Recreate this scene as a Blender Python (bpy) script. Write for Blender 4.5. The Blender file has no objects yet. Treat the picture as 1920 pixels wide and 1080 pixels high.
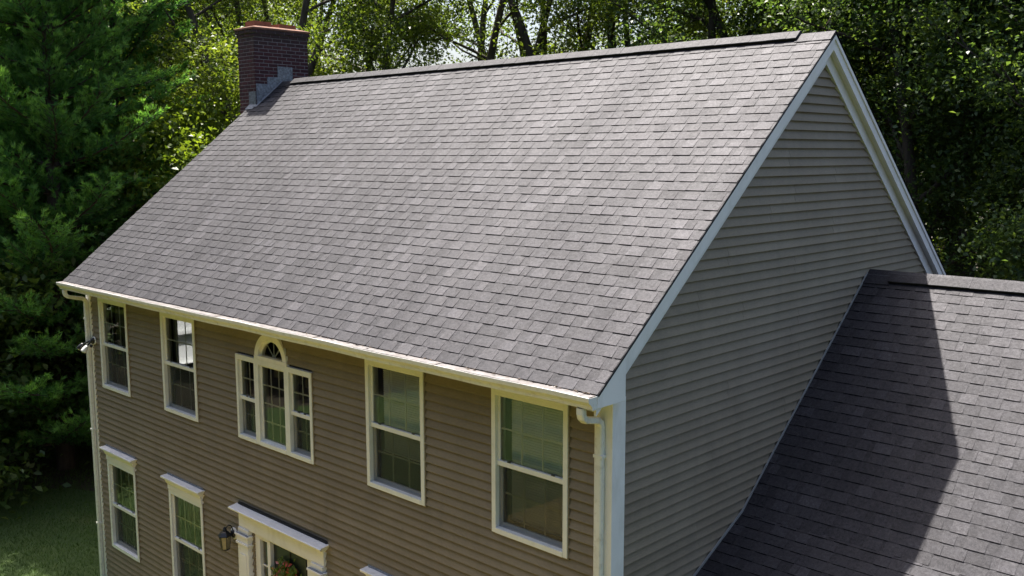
import bpy, math, random
import numpy as np
from mathutils import Matrix, Vector

# ------------------------------------------------------------------ camera, sky, sun, exposure
sc = bpy.context.scene
COL = sc.collection
CAM = np.array([5.4572, -7.0097, 7.3520])
YAW, PITCH, ROLL, FPX = 0.76535, -0.13593, -0.00199, 1844.49
_cy, _sy, _cp, _sp = math.cos(YAW), math.sin(YAW), math.cos(PITCH), math.sin(PITCH)
FW = np.array([-_sy*_cp, _cy*_cp, _sp]); RT = np.array([_cy, _sy, 0.0]); UP = np.cross(RT, FW)
RT, UP = RT*math.cos(ROLL)+UP*math.sin(ROLL), UP*math.cos(ROLL)-RT*math.sin(ROLL)
cam_data = bpy.data.cameras.new('camera')
cam_data.sensor_width = 36.0
cam_data.lens = FPX*36.0/1920.0
cam_data.clip_start = 0.1
cam_data.clip_end = 2000.0
cam = bpy.data.objects.new('camera', cam_data)
COL.objects.link(cam)
cam.matrix_world = Matrix(((RT[0], UP[0], -FW[0], CAM[0]), (RT[1], UP[1], -FW[1], CAM[1]), (RT[2], UP[2], -FW[2], CAM[2]), (0, 0, 0, 1)))
sc.camera = cam

SUN = Vector((0.372, -0.112, -0.921)).normalized()      # the way the sunlight travels
world = bpy.data.worlds.new('World')
sc.world = world
world.use_nodes = True
wn = world.node_tree
sky = wn.nodes.new('ShaderNodeTexSky')
sky.sky_type = 'NISHITA'
sky.sun_disc = False
sky.sun_elevation = math.asin(-SUN.z)
sky.sun_rotation = math.atan2(-SUN.x, -SUN.y)
sky.air_density = 1.0
sky.dust_density = 5.0
sky.ozone_density = 2.5
bg = wn.nodes['Background']
bg.inputs['Strength'].default_value = 0.112
wn.links.new(sky.outputs['Color'], bg.inputs['Color'])

sun_data = bpy.data.lights.new('sun', 'SUN')
sun_data.energy = 5.0
sun_data.angle = math.radians(0.53)
sun_data.color = (1.0, 0.945, 0.86)
sun = bpy.data.objects.new('sun', sun_data)
COL.objects.link(sun)
sun.rotation_euler = SUN.to_track_quat('-Z', 'Y').to_euler()
sun.location = (-15, 5, 40)

sc.render.engine = 'CYCLES'
sc.view_settings.view_transform = 'Standard'
sc.view_settings.look = 'None'
sc.view_settings.gamma = 1.0
sc.view_settings.use_curve_mapping = False
sc.view_settings.exposure = 1.33
sc.cycles.use_denoising = True
sc.cycles.max_bounces = 8
sc.cycles.diffuse_bounces = 4
sc.cycles.glossy_bounces = 3
sc.cycles.transmission_bounces = 4
sc.cycles.transparent_max_bounces = 12
sc.cycles.caustics_reflective = False
sc.cycles.caustics_refractive = False

# ------------------------------------------------------------------ helpers
WORLDM = {}

def link(o, parent=None, world=None):
    COL.objects.link(o)
    world = world or Matrix.Identity(4)
    o.matrix_basis = world
    if parent is not None:
        o.parent = parent
        o.matrix_parent_inverse = WORLDM[parent.name].inverted()
    WORLDM[o.name] = world.copy()
    return o

def empty(name, loc, parent=None):
    o = bpy.data.objects.new(name, None)
    o.empty_display_size = 0.2
    return link(o, parent, Matrix.Translation(loc))

def tag(o, label=None, cat=None, group=None, kind=None):
    if label: o['label'] = label
    if cat: o['category'] = cat
    if group: o['group'] = group
    if kind: o['kind'] = kind
    return o

class MB:
    def __init__(s): s.v = []; s.f = []; s.t = []
    def add(s, vs, fs, tint=None):
        b = len(s.v); s.v += [tuple(p) for p in vs]
        s.f += [tuple(i+b for i in f) for f in fs]
        s.t += [tint]*len(fs)
        return s
    def box(s, x0, x1, y0, y1, z0, z1, tint=None):
        return s.add([(x0,y0,z0),(x1,y0,z0),(x1,y1,z0),(x0,y1,z0),(x0,y0,z1),(x1,y0,z1),(x1,y1,z1),(x0,y1,z1)],
              [(0,3,2,1),(4,5,6,7),(0,1,5,4),(1,2,6,5),(2,3,7,6),(3,0,4,7)], tint)
    def prism(s, poly, a0, a1, axis):
        # poly: 2D points; axis 'x': (y,z) pairs extruded in x; 'y': (x,z); 'z': (x,y)
        n = len(poly)
        def P(p, a): return {'x': (a, p[0], p[1]), 'y': (p[0], a, p[1]), 'z': (p[0], p[1], a)}[axis]
        vs = [P(p, a0) for p in poly]+[P(p, a1) for p in poly]
        fs = [tuple(range(n)), tuple(reversed(range(n, 2*n)))]
        fs += [(i, i+n, (i+1) % n+n, (i+1) % n) for i in range(n)]
        return s.add(vs, fs)
    def tube(s, pts, rad, n=8, cap=True):
        pts = [Vector(p) for p in pts]
        if not hasattr(rad, '__len__'): rad = [rad]*len(pts)
        vs = []; fs = []
        ref = Vector((0, 0, 1))
        for i, p in enumerate(pts):
            d = (pts[min(i+1, len(pts)-1)]-pts[max(i-1, 0)]).normalized()
            if abs(d.dot(ref)) > .95: ref = Vector((1, 0, 0)) if abs(d.x) < .9 else Vector((0, 1, 0))
            a = d.cross(ref).normalized(); b = d.cross(a)
            for k in range(n):
                t = 2*math.pi*(k+.5)/n
                vs.append(p+(a*math.cos(t)+b*math.sin(t))*rad[i])
        for i in range(len(pts)-1):
            for k in range(n):
                fs.append((i*n+k, i*n+(k+1) % n, (i+1)*n+(k+1) % n, (i+1)*n+k))
        if cap:
            fs.append(tuple(reversed(range(n)))); fs.append(tuple(range((len(pts)-1)*n, len(pts)*n)))
        return s.add(vs, fs)
    def lathe(s, prof, c, axis=(0, 0, 1), n=16):
        ax = Vector(axis).normalized()
        a = ax.orthogonal().normalized(); b = ax.cross(a); c = Vector(c)
        vs = []; fs = []
        for r, h in prof:
            for k in range(n):
                t = 2*math.pi*k/n
                vs.append(c+ax*h+(a*math.cos(t)+b*math.sin(t))*r)
        for i in range(len(prof)-1):
            for k in range(n):
                fs.append((i*n+k, i*n+(k+1) % n, (i+1)*n+(k+1) % n, (i+1)*n+k))
        fs.append(tuple(reversed(range(n)))); fs.append(tuple(range((len(prof)-1)*n, len(prof)*n)))
        return s.add(vs, fs)
    def mesh(s, name, mat, smooth=False):
        me = bpy.data.meshes.new(name)
        me.from_pydata([tuple(v) for v in s.v], [], s.f)
        if any(t is not None for t in s.t):
            at = me.attributes.new('tint', 'FLOAT', 'FACE')
            at.data.foreach_set('value', [0.5 if t is None else t for t in s.t])
        me.materials.append(mat)
        if smooth: me.polygons.foreach_set('use_smooth', [True]*len(me.polygons))
        me.update()
        return me
    def build(s, name, mat, parent=None, smooth=False, world=None, bevel=0):
        o = bpy.data.objects.new(name, s.mesh(name, mat, smooth))
        if bevel:
            m = o.modifiers.new('bevel', 'BEVEL'); m.width = bevel; m.segments = 2; m.limit_method = 'ANGLE'
        return link(o, parent, world)

def np_mesh(name, V, F, mat, attr=None):
    me = bpy.data.meshes.new(name)
    n, k = F.shape
    me.vertices.add(len(V)); me.vertices.foreach_set('co', np.ascontiguousarray(V, dtype=np.float32).ravel())
    me.loops.add(n*k); me.loops.foreach_set('vertex_index', np.ascontiguousarray(F, dtype=np.int32).ravel())
    me.polygons.add(n); me.polygons.foreach_set('loop_start', np.arange(0, n*k, k, dtype=np.int32))
    if attr is not None:
        at = me.attributes.new('tint', 'FLOAT', 'FACE')
        at.data.foreach_set('value', np.ascontiguousarray(attr, dtype=np.float32))
    me.materials.append(mat)
    me.update(calc_edges=True)
    me.validate()
    return me

# ------------------------------------------------------------------ materials
def new_mat(name):
    m = bpy.data.materials.new(name); m.use_nodes = True
    nt = m.node_tree
    return m, nt, nt.nodes['Principled BSDF']

def nd(nt, t, **kw):
    n = nt.nodes.new(t)
    for k, v in kw.items():
        if k in n.inputs: n.inputs[k].default_value = v
        else: setattr(n, k, v)
    return n

def noise(nt, scale, detail=4, rough=.55, coord=None, stretch=None):
    if coord is None:
        g = nt.nodes.new('ShaderNodeNewGeometry'); coord = g.outputs['Position']
    if stretch:
        mp = nt.nodes.new('ShaderNodeMapping'); mp.inputs['Scale'].default_value = stretch
        nt.links.new(coord, mp.inputs['Vector']); coord = mp.outputs['Vector']
    n = nt.nodes.new('ShaderNodeTexNoise')
    n.inputs['Scale'].default_value = scale; n.inputs['Detail'].default_value = detail; n.inputs['Roughness'].default_value = rough
    nt.links.new(coord, n.inputs['Vector'])
    return n.outputs['Fac']

def ramp(nt, fac, stops):
    r = nt.nodes.new('ShaderNodeValToRGB')
    el = r.color_ramp.elements
    while len(el) < len(stops): el.new(0.5)
    for e, (p, c) in zip(el, stops):
        e.position = p; e.color = (c[0], c[1], c[2], 1) if hasattr(c, '__len__') else (c, c, c, 1)
    nt.links.new(fac, r.inputs['Fac'])
    return r.outputs['Color']

def mix(nt, fac, a, b, mode='MIX'):
    m = nt.nodes.new('ShaderNodeMix'); m.data_type = 'RGBA'; m.blend_type = mode
    for s, v in ((m.inputs['Factor'], fac), (m.inputs['A'], a), (m.inputs['B'], b)):
        if isinstance(v, bpy.types.NodeSocket): nt.links.new(v, s)
        elif hasattr(v, '__len__'): s.default_value = (v[0], v[1], v[2], 1)
        else: s.default_value = v
    return m.outputs['Result']

def bump(nt, b, h, strength=.3, dist=.01):
    n = nt.nodes.new('ShaderNodeBump'); n.inputs['Strength'].default_value = strength; n.inputs['Distance'].default_value = dist
    nt.links.new(h, n.inputs['Height']); nt.links.new(n.outputs['Normal'], b.inputs['Normal'])

def simple(name, col, rough=.6, var=.12, scale=6., metal=0., spec=.4, bumps=0., bscale=60., stretch=None, dirt=None):
    m, nt, b = new_mat(name)
    lo = [c*(1-var) for c in col]; hi = [min(1, c*(1+var)) for c in col]
    c = ramp(nt, noise(nt, scale, stretch=stretch), [(.3, lo), (.7, hi)])
    if dirt:
        dcol, dscale, amt, dst = dirt
        c = mix(nt, ramp(nt, noise(nt, dscale, 6, .65, stretch=dst), [(.5, 0), (.75, amt)]), c, dcol)
    nt.links.new(c, b.inputs['Base Color'])
    b.inputs['Roughness'].default_value = rough; b.inputs['Metallic'].default_value = metal
    b.inputs['Specular IOR Level'].default_value = spec
    if bumps: bump(nt, b, noise(nt, bscale), bumps, .004)
    return m

M = {}
def mat_shingle():
    m, nt, b = new_mat('asphalt_shingle')
    at = nt.nodes.new('ShaderNodeAttribute'); at.attribute_name = 'tint'
    base = ramp(nt, at.outputs['Fac'], [(0, (.003, .003, .004)), (.08, (.0065, .0063, .0073)), (.3, (.0095, .0091, .0104)), (.7, (.0135, .0128, .0146)), (1, (.024, .0228, .0255))])
    gran = ramp(nt, noise(nt, 150, 5, .75), [(.3, .5), (.5, 1.0), (.7, 1.6)])
    c = mix(nt, 1.0, base, gran, 'MULTIPLY')
    mot = ramp(nt, noise(nt, 30, 5, .75), [(.28, .62), (.5, 1.0), (.72, 1.42)])
    c = mix(nt, 1.0, c, mot, 'MULTIPLY')
    wear = ramp(nt, noise(nt, .9, 5, .6, stretch=(1.6, .55, .55)), [(.3, (.82, .82, .85)), (.7, (1.15, 1.13, 1.12))])
    c = mix(nt, 1.0, c, wear, 'MULTIPLY')
    warm = ramp(nt, noise(nt, 7, 3, .5), [(.35, (.97, .97, 1.04)), (.65, (1.04, 1.0, .97))])
    c = mix(nt, 1.0, c, warm, 'MULTIPLY')
    nt.links.new(c, b.inputs['Base Color'])
    b.inputs['Roughness'].default_value = .68
    b.inputs['Specular Tint'].default_value = (.94, .925, 1.0, 1)
    sp = mix(nt, 1.0, ramp(nt, at.outputs['Fac'], [(0, .0), (.08, .41), (.3, .47), (.7, .55), (1, .68)]), gran, 'MULTIPLY')
    sp = mix(nt, 1.0, sp, mot, 'MULTIPLY')
    nt.links.new(mix(nt, 1.0, sp, wear, 'MULTIPLY'), b.inputs['Specular IOR Level'])
    bump(nt, b, noise(nt, 260, 2, .6), .55, .003)
    return m
M['shingle'] = mat_shingle()
M['underlay'] = simple('roof_underlayment', (.035, .034, .037), .9, .2)
M['dark_edge'] = simple('dark_vent_edge', (.02, .02, .022), .8)

def mat_siding():
    m, nt, b = new_mat('taupe_vinyl_siding')
    c = ramp(nt, noise(nt, 1.3, 4, .6), [(.3, (.218, .174, .120)), (.7, (.250, .204, .145))])
    streak = ramp(nt, noise(nt, 3.0, 5, .65, stretch=(1.6, 1.6, .35)), [(.45, 0), (.78, .32)])
    c = mix(nt, streak, c, (.14, .118, .09))
    grain = ramp(nt, noise(nt, 90, 4, .7, stretch=(.25, .25, 1)), [(.25, .86), (.75, 1.12)])
    c = mix(nt, 1.0, c, grain, 'MULTIPLY')
    oi = nt.nodes.new('ShaderNodeObjectInfo')
    c = mix(nt, 1.0, c, ramp(nt, oi.outputs['Random'], [(0, .93), (1, 1.06)]), 'MULTIPLY')
    nt.links.new(c, b.inputs['Base Color'])
    b.inputs['Roughness'].default_value = .55; b.inputs['Specular IOR Level'].default_value = .35
    bump(nt, b, noise(nt, 70, 4, .6, stretch=(.3, .3, 1)), .25, .004)
    return m
M['siding'] = mat_siding()
M['white'] = simple('white_painted_trim', (.80, .78, .76), .45, .04, 3, dirt=((.45, .43, .36), 5, .35, (1, 1, .4)))
M['vinyl'] = simple('white_vinyl_frame', (.76, .76, .73), .4, .03, 4, dirt=((.5, .47, .4), 9, .25, None))
M['gutter'] = simple('white_aluminium_gutter', (.72, .71, .67), .35, .05, 4, spec=.5, dirt=((.36, .31, .24), 14, .5, None))
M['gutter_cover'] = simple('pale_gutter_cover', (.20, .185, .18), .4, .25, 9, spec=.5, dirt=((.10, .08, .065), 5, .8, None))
M['soffit'] = simple('soffit_paint', (.7, .69, .65), .5, .05)
M['sheath'] = simple('wall_sheathing', (.10, .09, .08), .9)
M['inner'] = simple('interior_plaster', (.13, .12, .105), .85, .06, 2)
M['floorboard'] = simple('interior_floor', (.10, .07, .045), .6, .2, 3)
M['brick'] = None
def mat_brick():
    m, nt, b = new_mat('red_brown_brick')
    oi = nt.nodes.new('ShaderNodeObjectInfo')
    c = ramp(nt, oi.outputs['Random'], [(0, (.040, .010, .014)), (.5, (.060, .015, .019)), (1, (.085, .022, .025))])
    c = mix(nt, 1.0, c, ramp(nt, noise(nt, 45, 4, .7), [(.3, .7), (.7, 1.25)]), 'MULTIPLY')
    soot = nt.nodes.new('ShaderNodeNewGeometry')
    sx = nt.nodes.new('ShaderNodeSeparateXYZ'); nt.links.new(soot.outputs['Position'], sx.inputs[0])
    mr = nt.nodes.new('ShaderNodeMapRange'); mr.inputs['From Min'].default_value = 9.15; mr.inputs['From Max'].default_value = 9.6
    nt.links.new(sx.outputs['Z'], mr.inputs['Value'])
    mm = nt.nodes.new('ShaderNodeMath'); mm.operation = 'MULTIPLY'
    nt.links.new(mr.outputs['Result'], mm.inputs[0]); nt.links.new(ramp(nt, noise(nt, 6, 5, .6), [(.3, .3), (.7, .95)]), mm.inputs[1])
    c = mix(nt, mm.outputs[0], c, (.035, .028, .026))
    nt.links.new(c, b.inputs['Base Color']); b.inputs['Roughness'].default_value = .85
    bump(nt, b, noise(nt, 90, 4), .4, .004)
    return m
M['brick'] = mat_brick()
M['mortar'] = simple('chimney_mortar', (.20, .17, .172), .9, .25, 20, bumps=.3)
def mat_brick_wall():
    m, nt, b = new_mat('brick_wall_far_side')
    tc = nt.nodes.new('ShaderNodeTexCoord')
    br = nt.nodes.new('ShaderNodeTexBrick')
    br.inputs['Color1'].default_value = (.06, .027, .027, 1); br.inputs['Color2'].default_value = (.085, .036, .034, 1); br.inputs['Mortar'].default_value = (.24, .22, .21, 1)
    br.inputs['Scale'].default_value = 1; br.inputs['Brick Width'].default_value = .205; br.inputs['Row Height'].default_value = .0677; br.inputs['Mortar Size'].default_value = .006
    mp = nt.nodes.new('ShaderNodeMapping'); mp.inputs['Rotation'].default_value = (math.radians(90), 0, math.radians(90))
    nt.links.new(tc.outputs['Object'], mp.inputs['Vector']); nt.links.new(mp.outputs['Vector'], br.inputs['Vector'])
    nt.links.new(br.outputs['Color'], b.inputs['Base Color']); b.inputs['Roughness'].default_value = .85
    return m
M['brick_wall'] = mat_brick_wall()
M['terracotta'] = simple('terracotta_clay', (.26, .095, .05), .8, .25, 14, bumps=.3)
M['lead'] = simple('lead_flashing', (.20, .21, .235), .5, .5, 26, metal=.25, spec=.5, bumps=.5, bscale=30)
M['metal_edge'] = simple('pale_flashing_edge', (.24, .24, .235), .5, .1)
M['black'] = simple('black_painted_metal', (.012, .012, .013), .35, .2, spec=.5)
M['tar'] = simple('black_flashing', (.015, .015, .017), .6)
M['concrete'] = simple('concrete_foundation', (.33, .32, .30), .9, .15, 5)
M['grime'] = simple('grey_weathered_ledge', (.22, .235, .26), .8, .35, 30)
M['bulb'] = simple('frosted_lamp_lens', (.75, .75, .72), .15, .02, spec=.8)
M['chrome'] = simple('polished_reflector', (.8, .78, .85), .08, .02, metal=1.0)
M['blind'] = simple('white_blind_slat', (.88, .88, .86), .5, .03)
M['fabric'] = simple('pale_curtain_fabric', (.14, .135, .10), .9, .08, 20)
M['door'] = simple('dark_green_door', (.012, .018, .016), .35, .2)
M['litter'] = simple('brown_leaf_litter', (.07, .05, .036), .9, .4, 30)
M['flower'] = simple('red_flower_petals', (.36, .07, .055), .7, .4, 40)
M['flower_pink'] = simple('pink_flower_petals', (.46, .20, .22), .7, .4, 40)
M['amber'] = simple('lantern_glass', (.24, .21, .13), .1, .1, spec=.6)

def mat_translucent(name, col, fac=.5):
    m, nt, b = new_mat(name)
    out = nt.nodes['Material Output']
    t = nt.nodes.new('ShaderNodeBsdfTranslucent'); t.inputs['Color'].default_value = (*col, 1)
    b.inputs['Base Color'].default_value = (*col, 1); b.inputs['Roughness'].default_value = .8
    ms = nt.nodes.new('ShaderNodeMixShader'); ms.inputs[0].default_value = fac
    nt.links.new(b.outputs[0], ms.inputs[1]); nt.links.new(t.outputs[0], ms.inputs[2]); nt.links.new(ms.outputs[0], out.inputs['Surface'])
    return m
M['glow_sheet'] = mat_translucent('translucent_glow_sheet', (.62, .63, .66), .6)

def mat_glass():
    m, nt, b = new_mat('window_glass')
    out = nt.nodes['Material Output']
    tr = nt.nodes.new('ShaderNodeBsdfTransparent'); tr.inputs['Color'].default_value = (.94, .96, .95, 1)
    gl = nt.nodes.new('ShaderNodeBsdfGlossy'); gl.inputs['Roughness'].default_value = .015; gl.inputs['Color'].default_value = (.95, 1, .98, 1)
    fr = nt.nodes.new('ShaderNodeFresnel'); fr.inputs['IOR'].default_value = 1.5
    mu = nt.nodes.new('ShaderNodeMath'); mu.operation = 'MULTIPLY_ADD'; mu.inputs[1].default_value = 1.25; mu.inputs[2].default_value = .02
    nt.links.new(fr.outputs[0], mu.inputs[0])
    bm = nt.nodes.new('ShaderNodeBump'); bm.inputs['Strength'].default_value = .03; bm.inputs['Distance'].default_value = .02
    nt.links.new(noise(nt, 3.0, 1), bm.inputs['Height']); nt.links.new(bm.outputs['Normal'], gl.inputs['Normal'])
    ms = nt.nodes.new('ShaderNodeMixShader')
    nt.links.new(mu.outputs[0], ms.inputs[0]); nt.links.new(tr.outputs[0], ms.inputs[1]); nt.links.new(gl.outputs[0], ms.inputs[2])
    nt.links.new(ms.outputs[0], out.inputs['Surface'])
    return m
M['glass'] = mat_glass()
def mat_screen():
    m, nt, b = new_mat('insect_screen')
    out = nt.nodes['Material Output']
    b.inputs['Base Color'].default_value = (.012, .014, .016, 1); b.inputs['Roughness'].default_value = .7
    tr = nt.nodes.new('ShaderNodeBsdfTransparent')
    ms = nt.nodes.new('ShaderNodeMixShader'); ms.inputs[0].default_value = .45
    nt.links.new(tr.outputs[0], ms.inputs[1]); nt.links.new(b.outputs[0], ms.inputs[2]); nt.links.new(ms.outputs[0], out.inputs['Surface'])
    return m
M['screen'] = mat_screen()

def mat_leaf(name, dark, light, trans, tfac=.42, rough=.42, spec=.45):
    m, nt, b = new_mat(name)
    out = nt.nodes['Material Output']
    at = nt.nodes.new('ShaderNodeAttribute'); at.attribute_name = 'tint'
    c = ramp(nt, at.outputs['Fac'], [(0, dark), (1, light)])
    oi = nt.nodes.new('ShaderNodeObjectInfo')
    c = mix(nt, 1.0, c, ramp(nt, oi.outputs['Random'], [(0, (.86, .9, .9)), (1, (1.16, 1.1, 1.0))]), 'MULTIPLY')
    big = ramp(nt, noise(nt, .55, 3, .5), [(.3, .8), (.7, 1.22)])
    c = mix(nt, 1.0, c, big, 'MULTIPLY')
    nt.links.new(c, b.inputs['Base Color']); b.inputs['Roughness'].default_value = rough; b.inputs['Specular IOR Level'].default_value = spec
    t = nt.nodes.new('ShaderNodeBsdfTranslucent')
    tc = mix(nt, 1.0, c, trans, 'MULTIPLY'); nt.links.new(tc, t.inputs['Color'])
    ms = nt.nodes.new('ShaderNodeMixShader'); ms.inputs[0].default_value = tfac
    nt.links.new(b.outputs[0], ms.inputs[1]); nt.links.new(t.outputs[0], ms.inputs[2]); nt.links.new(ms.outputs[0], out.inputs['Surface'])
    return m
M['leaf'] = mat_leaf('broad_leaf_green', (.055, .105, .024), (.15, .195, .044), (1.85, 1.75, .6), .55)
M['leaf_dark'] = mat_leaf('broad_leaf_deep_green', (.036, .082, .030), (.115, .165, .048), (1.8, 1.75, .7), .5)
M['leaf_yellow'] = mat_leaf('young_leaf_yellow_green', (.09, .155, .025), (.18, .235, .036), (1.7, 1.7, .6), .45)
M['leaf_shade'] = mat_leaf('darkened_leaf', (.012, .022, .010), (.04, .06, .02), (1.5, 1.5, .7), .3)  # kept dark so the unseen front wood throws little light back
M['needle'] = mat_leaf('pine_needle_green', (.030, .125, .045), (.19, .36, .10), (1.4, 1.5, .6), .45, .55, .2)
M['grass'] = mat_leaf('grass_blade', (.030, .082, .010), (.070, .13, .020), (1.5, 1.5, .6), .3, .5)
M['bark'] = simple('grey_brown_bark', (.062, .05, .04), .95, .45, 9, bumps=.8, bscale=14, stretch=(1, 1, .2))
M['bark_pine'] = simple('dark_pine_bark', (.05, .038, .03), .95, .45, 9, bumps=.8, bscale=14, stretch=(1, 1, .2))

def mat_lawn():
    m, nt, b = new_mat('lawn_turf')
    c = ramp(nt, noise(nt, .8, 6, .65), [(.3, (.036, .082, .011)), (.55, (.055, .10, .015)), (.8, (.09, .115, .026))])
    c = mix(nt, 1.0, c, ramp(nt, noise(nt, 38, 4, .7), [(.25, .55), (.75, 1.4)]), 'MULTIPLY')
    nt.links.new(c, b.inputs['Base Color']); b.inputs['Roughness'].default_value = .8
    bump(nt, b, noise(nt, 60, 4), 1.0, .05)
    return m
M['bounce_ground'] = simple('warm_bounce_ground', (.20, .15, .045), .9, .2, 9, bumps=.6, bscale=50)  # yellowish ground colour chosen for its warm bounce on the front wall
M['lawn'] = mat_lawn()
def mat_forest_floor():
    m, nt, b = new_mat('forest_floor')
    c = ramp(nt, noise(nt, 1.2, 6, .7), [(.3, (.016, .014, .008)), (.5, (.04, .028, .016)), (.7, (.02, .028, .009))])
    c = mix(nt, 1.0, c, ramp(nt, noise(nt, 22, 5, .7), [(.25, .5), (.75, 1.6)]), 'MULTIPLY')
    nt.links.new(c, b.inputs['Base Color']); b.inputs['Roughness'].default_value = .95
    bump(nt, b, noise(nt, 25, 4), .8, .05)
    return m
M['floor'] = mat_forest_floor()

# ------------------------------------------------------------------ measures of the house
GZ = -0.6                                   # ground level
XR, XL = 0.14, -11.40                       # rake edges of the main roof
XW = -11.36                                 # left wall
E_, ZE = 0.385, 5.246                       # eave overhang, eave height
YR, ZR = 3.883, 8.728                       # ridge
YB = 2*YR                                   # back wall
SL = (ZR-ZE)/(YR+E_)                        # slope
ANG = math.atan(SL); CA, SA = math.cos(ANG), math.sin(ANG)
EXP = 0.1435                                # shingle exposure
D4 = 0.1016                                 # siding exposure
rng = random.Random(7)

def roof_z(y): return ZE+SL*(y+E_) if y <= YR else ZR-SL*(y-YR)

# ------------------------------------------------------------------ ground
def sheet(name, x0, x1, y0, y1, z, mat, n=1):
    vs = []; fs = []
    for j in range(n+1):
        for i in range(n+1):
            vs.append((x0+(x1-x0)*i/n, y0+(y1-y0)*j/n, z))
    for j in range(n):
        for i in range(n):
            a = j*(n+1)+i; fs.append((a, a+1, a+n+2, a+n+1))
    return tag(MB().add(vs, fs).build(name, mat), kind='structure')
sheet('ground', -500, 500, -500, 500, GZ-.004, M['floor'])
lawn_edge = []
for k in range(64):
    t = 2*math.pi*k/64
    w = 1+.05*math.sin(5*t+1)+.04*math.sin(11*t)
    lawn_edge.append((1+(23.0 if math.cos(t) < 0 else 24)*math.cos(t)*w, -9.5+(17 if math.sin(t) > 0 else 19)*math.sin(t)*w))
lb = MB(); lb.add([(x, y, GZ) for x, y in lawn_edge], [tuple(range(64))])
tag(lb.build('lawn', M['lawn']), kind='structure')

bounce_ground = MB(); bounce_ground.add([(x, y, GZ+.004) for x, y in [(-10.2, -1.7), (-9.4, -2.6), (-9.0, -9.8), (-8.0, -11.2), (-2, -12), (-1, -26), (3, -26), (2.5, -3), (1, -1.6), (-4, -1.5)]], [tuple(range(10))])  # unseen ground patch added to throw warm light onto the front wall
tag(bounce_ground.build('bounce_patch', M['bounce_ground']), kind='structure')

# ------------------------------------------------------------------ house
house = empty('house', (-5.6, 3.9, GZ))
tag(house, 'two-storey taupe clapboard house with grey shingled gable roof, brick chimney and side wing', 'house')

# openings in the front wall: x0, x1, z0, z1
WZ0, WZ1, WW = 3.43, 4.975, 1.036
UPX = [-10.90, -8.705, -3.64, -1.537]
LOZ0, LOZ1 = 0.60, 2.17
PAL = (-6.545, -4.745, 3.435, 4.625)
ARC = (-5.664, 4.612, .385)                  # centre x, spring height, outer radius
DOOR = (-6.28, -4.75, 0.0, 2.12)
openings = [(x, x+WW, WZ0, WZ1) for x in UPX]+[(x, x+WW, LOZ0, LOZ1) for x in UPX]
openings += [PAL, DOOR]

def boards_cut(z0, z1, x0, x1):
    segs = [(x0, x1)]
    cuts = [(o[0]+.004, o[1]-.004) for o in openings if o[2] < z1-.02 and o[3] > z0+.02]
    zm = (z0+z1)/2
    if ARC[1] < zm < ARC[1]+ARC[2]:
        h = math.sqrt(ARC[2]**2-(zm-ARC[1])**2)-.03
        if h > .02: cuts.append((ARC[0]-h, ARC[0]+h))
    for a, b in cuts:
        ns = []
        for s, e in segs:
            if b <= s or a >= e: ns.append((s, e)); continue
            if a > s: ns.append((s, a))
            if b < e: ns.append((b, e))
        segs = ns
    return [s for s in segs if s[1]-s[0] > .02]

# sheathing behind the boards, with the openings left free
xs = sorted({XW, 0.0}|{v for o in openings for v in o[:2]}|{ARC[0]-.35, ARC[0]+.35})
zs = sorted({-.3, 5.115}|{v for o in openings for v in o[2:]}|{ARC[1]+.36})
fw = MB()
holes = openings+[(ARC[0]-.35, ARC[0]+.35, PAL[3]-.02, ARC[1]+.36)]
for i in range(len(xs)-1):
    for j in range(len(zs)-1):
        cx, cz = (xs[i]+xs[i+1])/2, (zs[j]+zs[j+1])/2
        if any(o[0] < cx < o[1] and o[2] < cz < o[3] for o in holes): continue
        fw.add([(xs[i], .004, zs[j]), (xs[i+1], .004, zs[j]), (xs[i+1], .004, zs[j+1]), (xs[i], .004, zs[j+1])], [(0, 1, 2, 3)])
        fw.add([(xs[i], .13, zs[j]), (xs[i+1], .13, zs[j]), (xs[i+1], .13, zs[j+1]), (xs[i], .13, zs[j+1])], [(3, 2, 1, 0)])
front_wall = fw.build('front_wall', M['sheath'], house)

def board_profile():   # (depth outwards, height) of one lap board
    return [(0.0, D4+.014), (.0030, D4+.014), (.0030, D4*.82), (.0310, .003), (.0312, .0008), (.0290, .0), (.0205, .028), (.0, .028)]
PROF = board_profile()
Z_BASE = 8.2175-84*D4
k0 = int((-.25-Z_BASE)/D4)
for k in range(k0, 200):
    z0 = Z_BASE+k*D4
    if z0 > 4.95: break
    zt = min(D4, 4.99-z0)
    if (k-k0) % 2 == 0: joint = random.Random(k+500).uniform(.3, 3.6)
    segs = []
    for a, b in boards_cut(z0, z0+zt, XW+.13, -.17):
        cs = [c for c in (XW+joint, XW+joint+3.66, XW+joint+7.32) if a+.4 < c < b-.4] if b-a > 2.3 else []
        segs += list(zip([a]+cs, cs+[b]))
    for a, b in segs:
        m = MB()
        lf = rng.choice((0, .0012, .002))
        m.prism([(-d-(lf if d > .001 else 0), z0+min(h, zt+.014)) for d, h in PROF], a-(.02*lf/.002), b, 'x')
        m.build('siding_board', M['siding'], front_wall)

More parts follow.
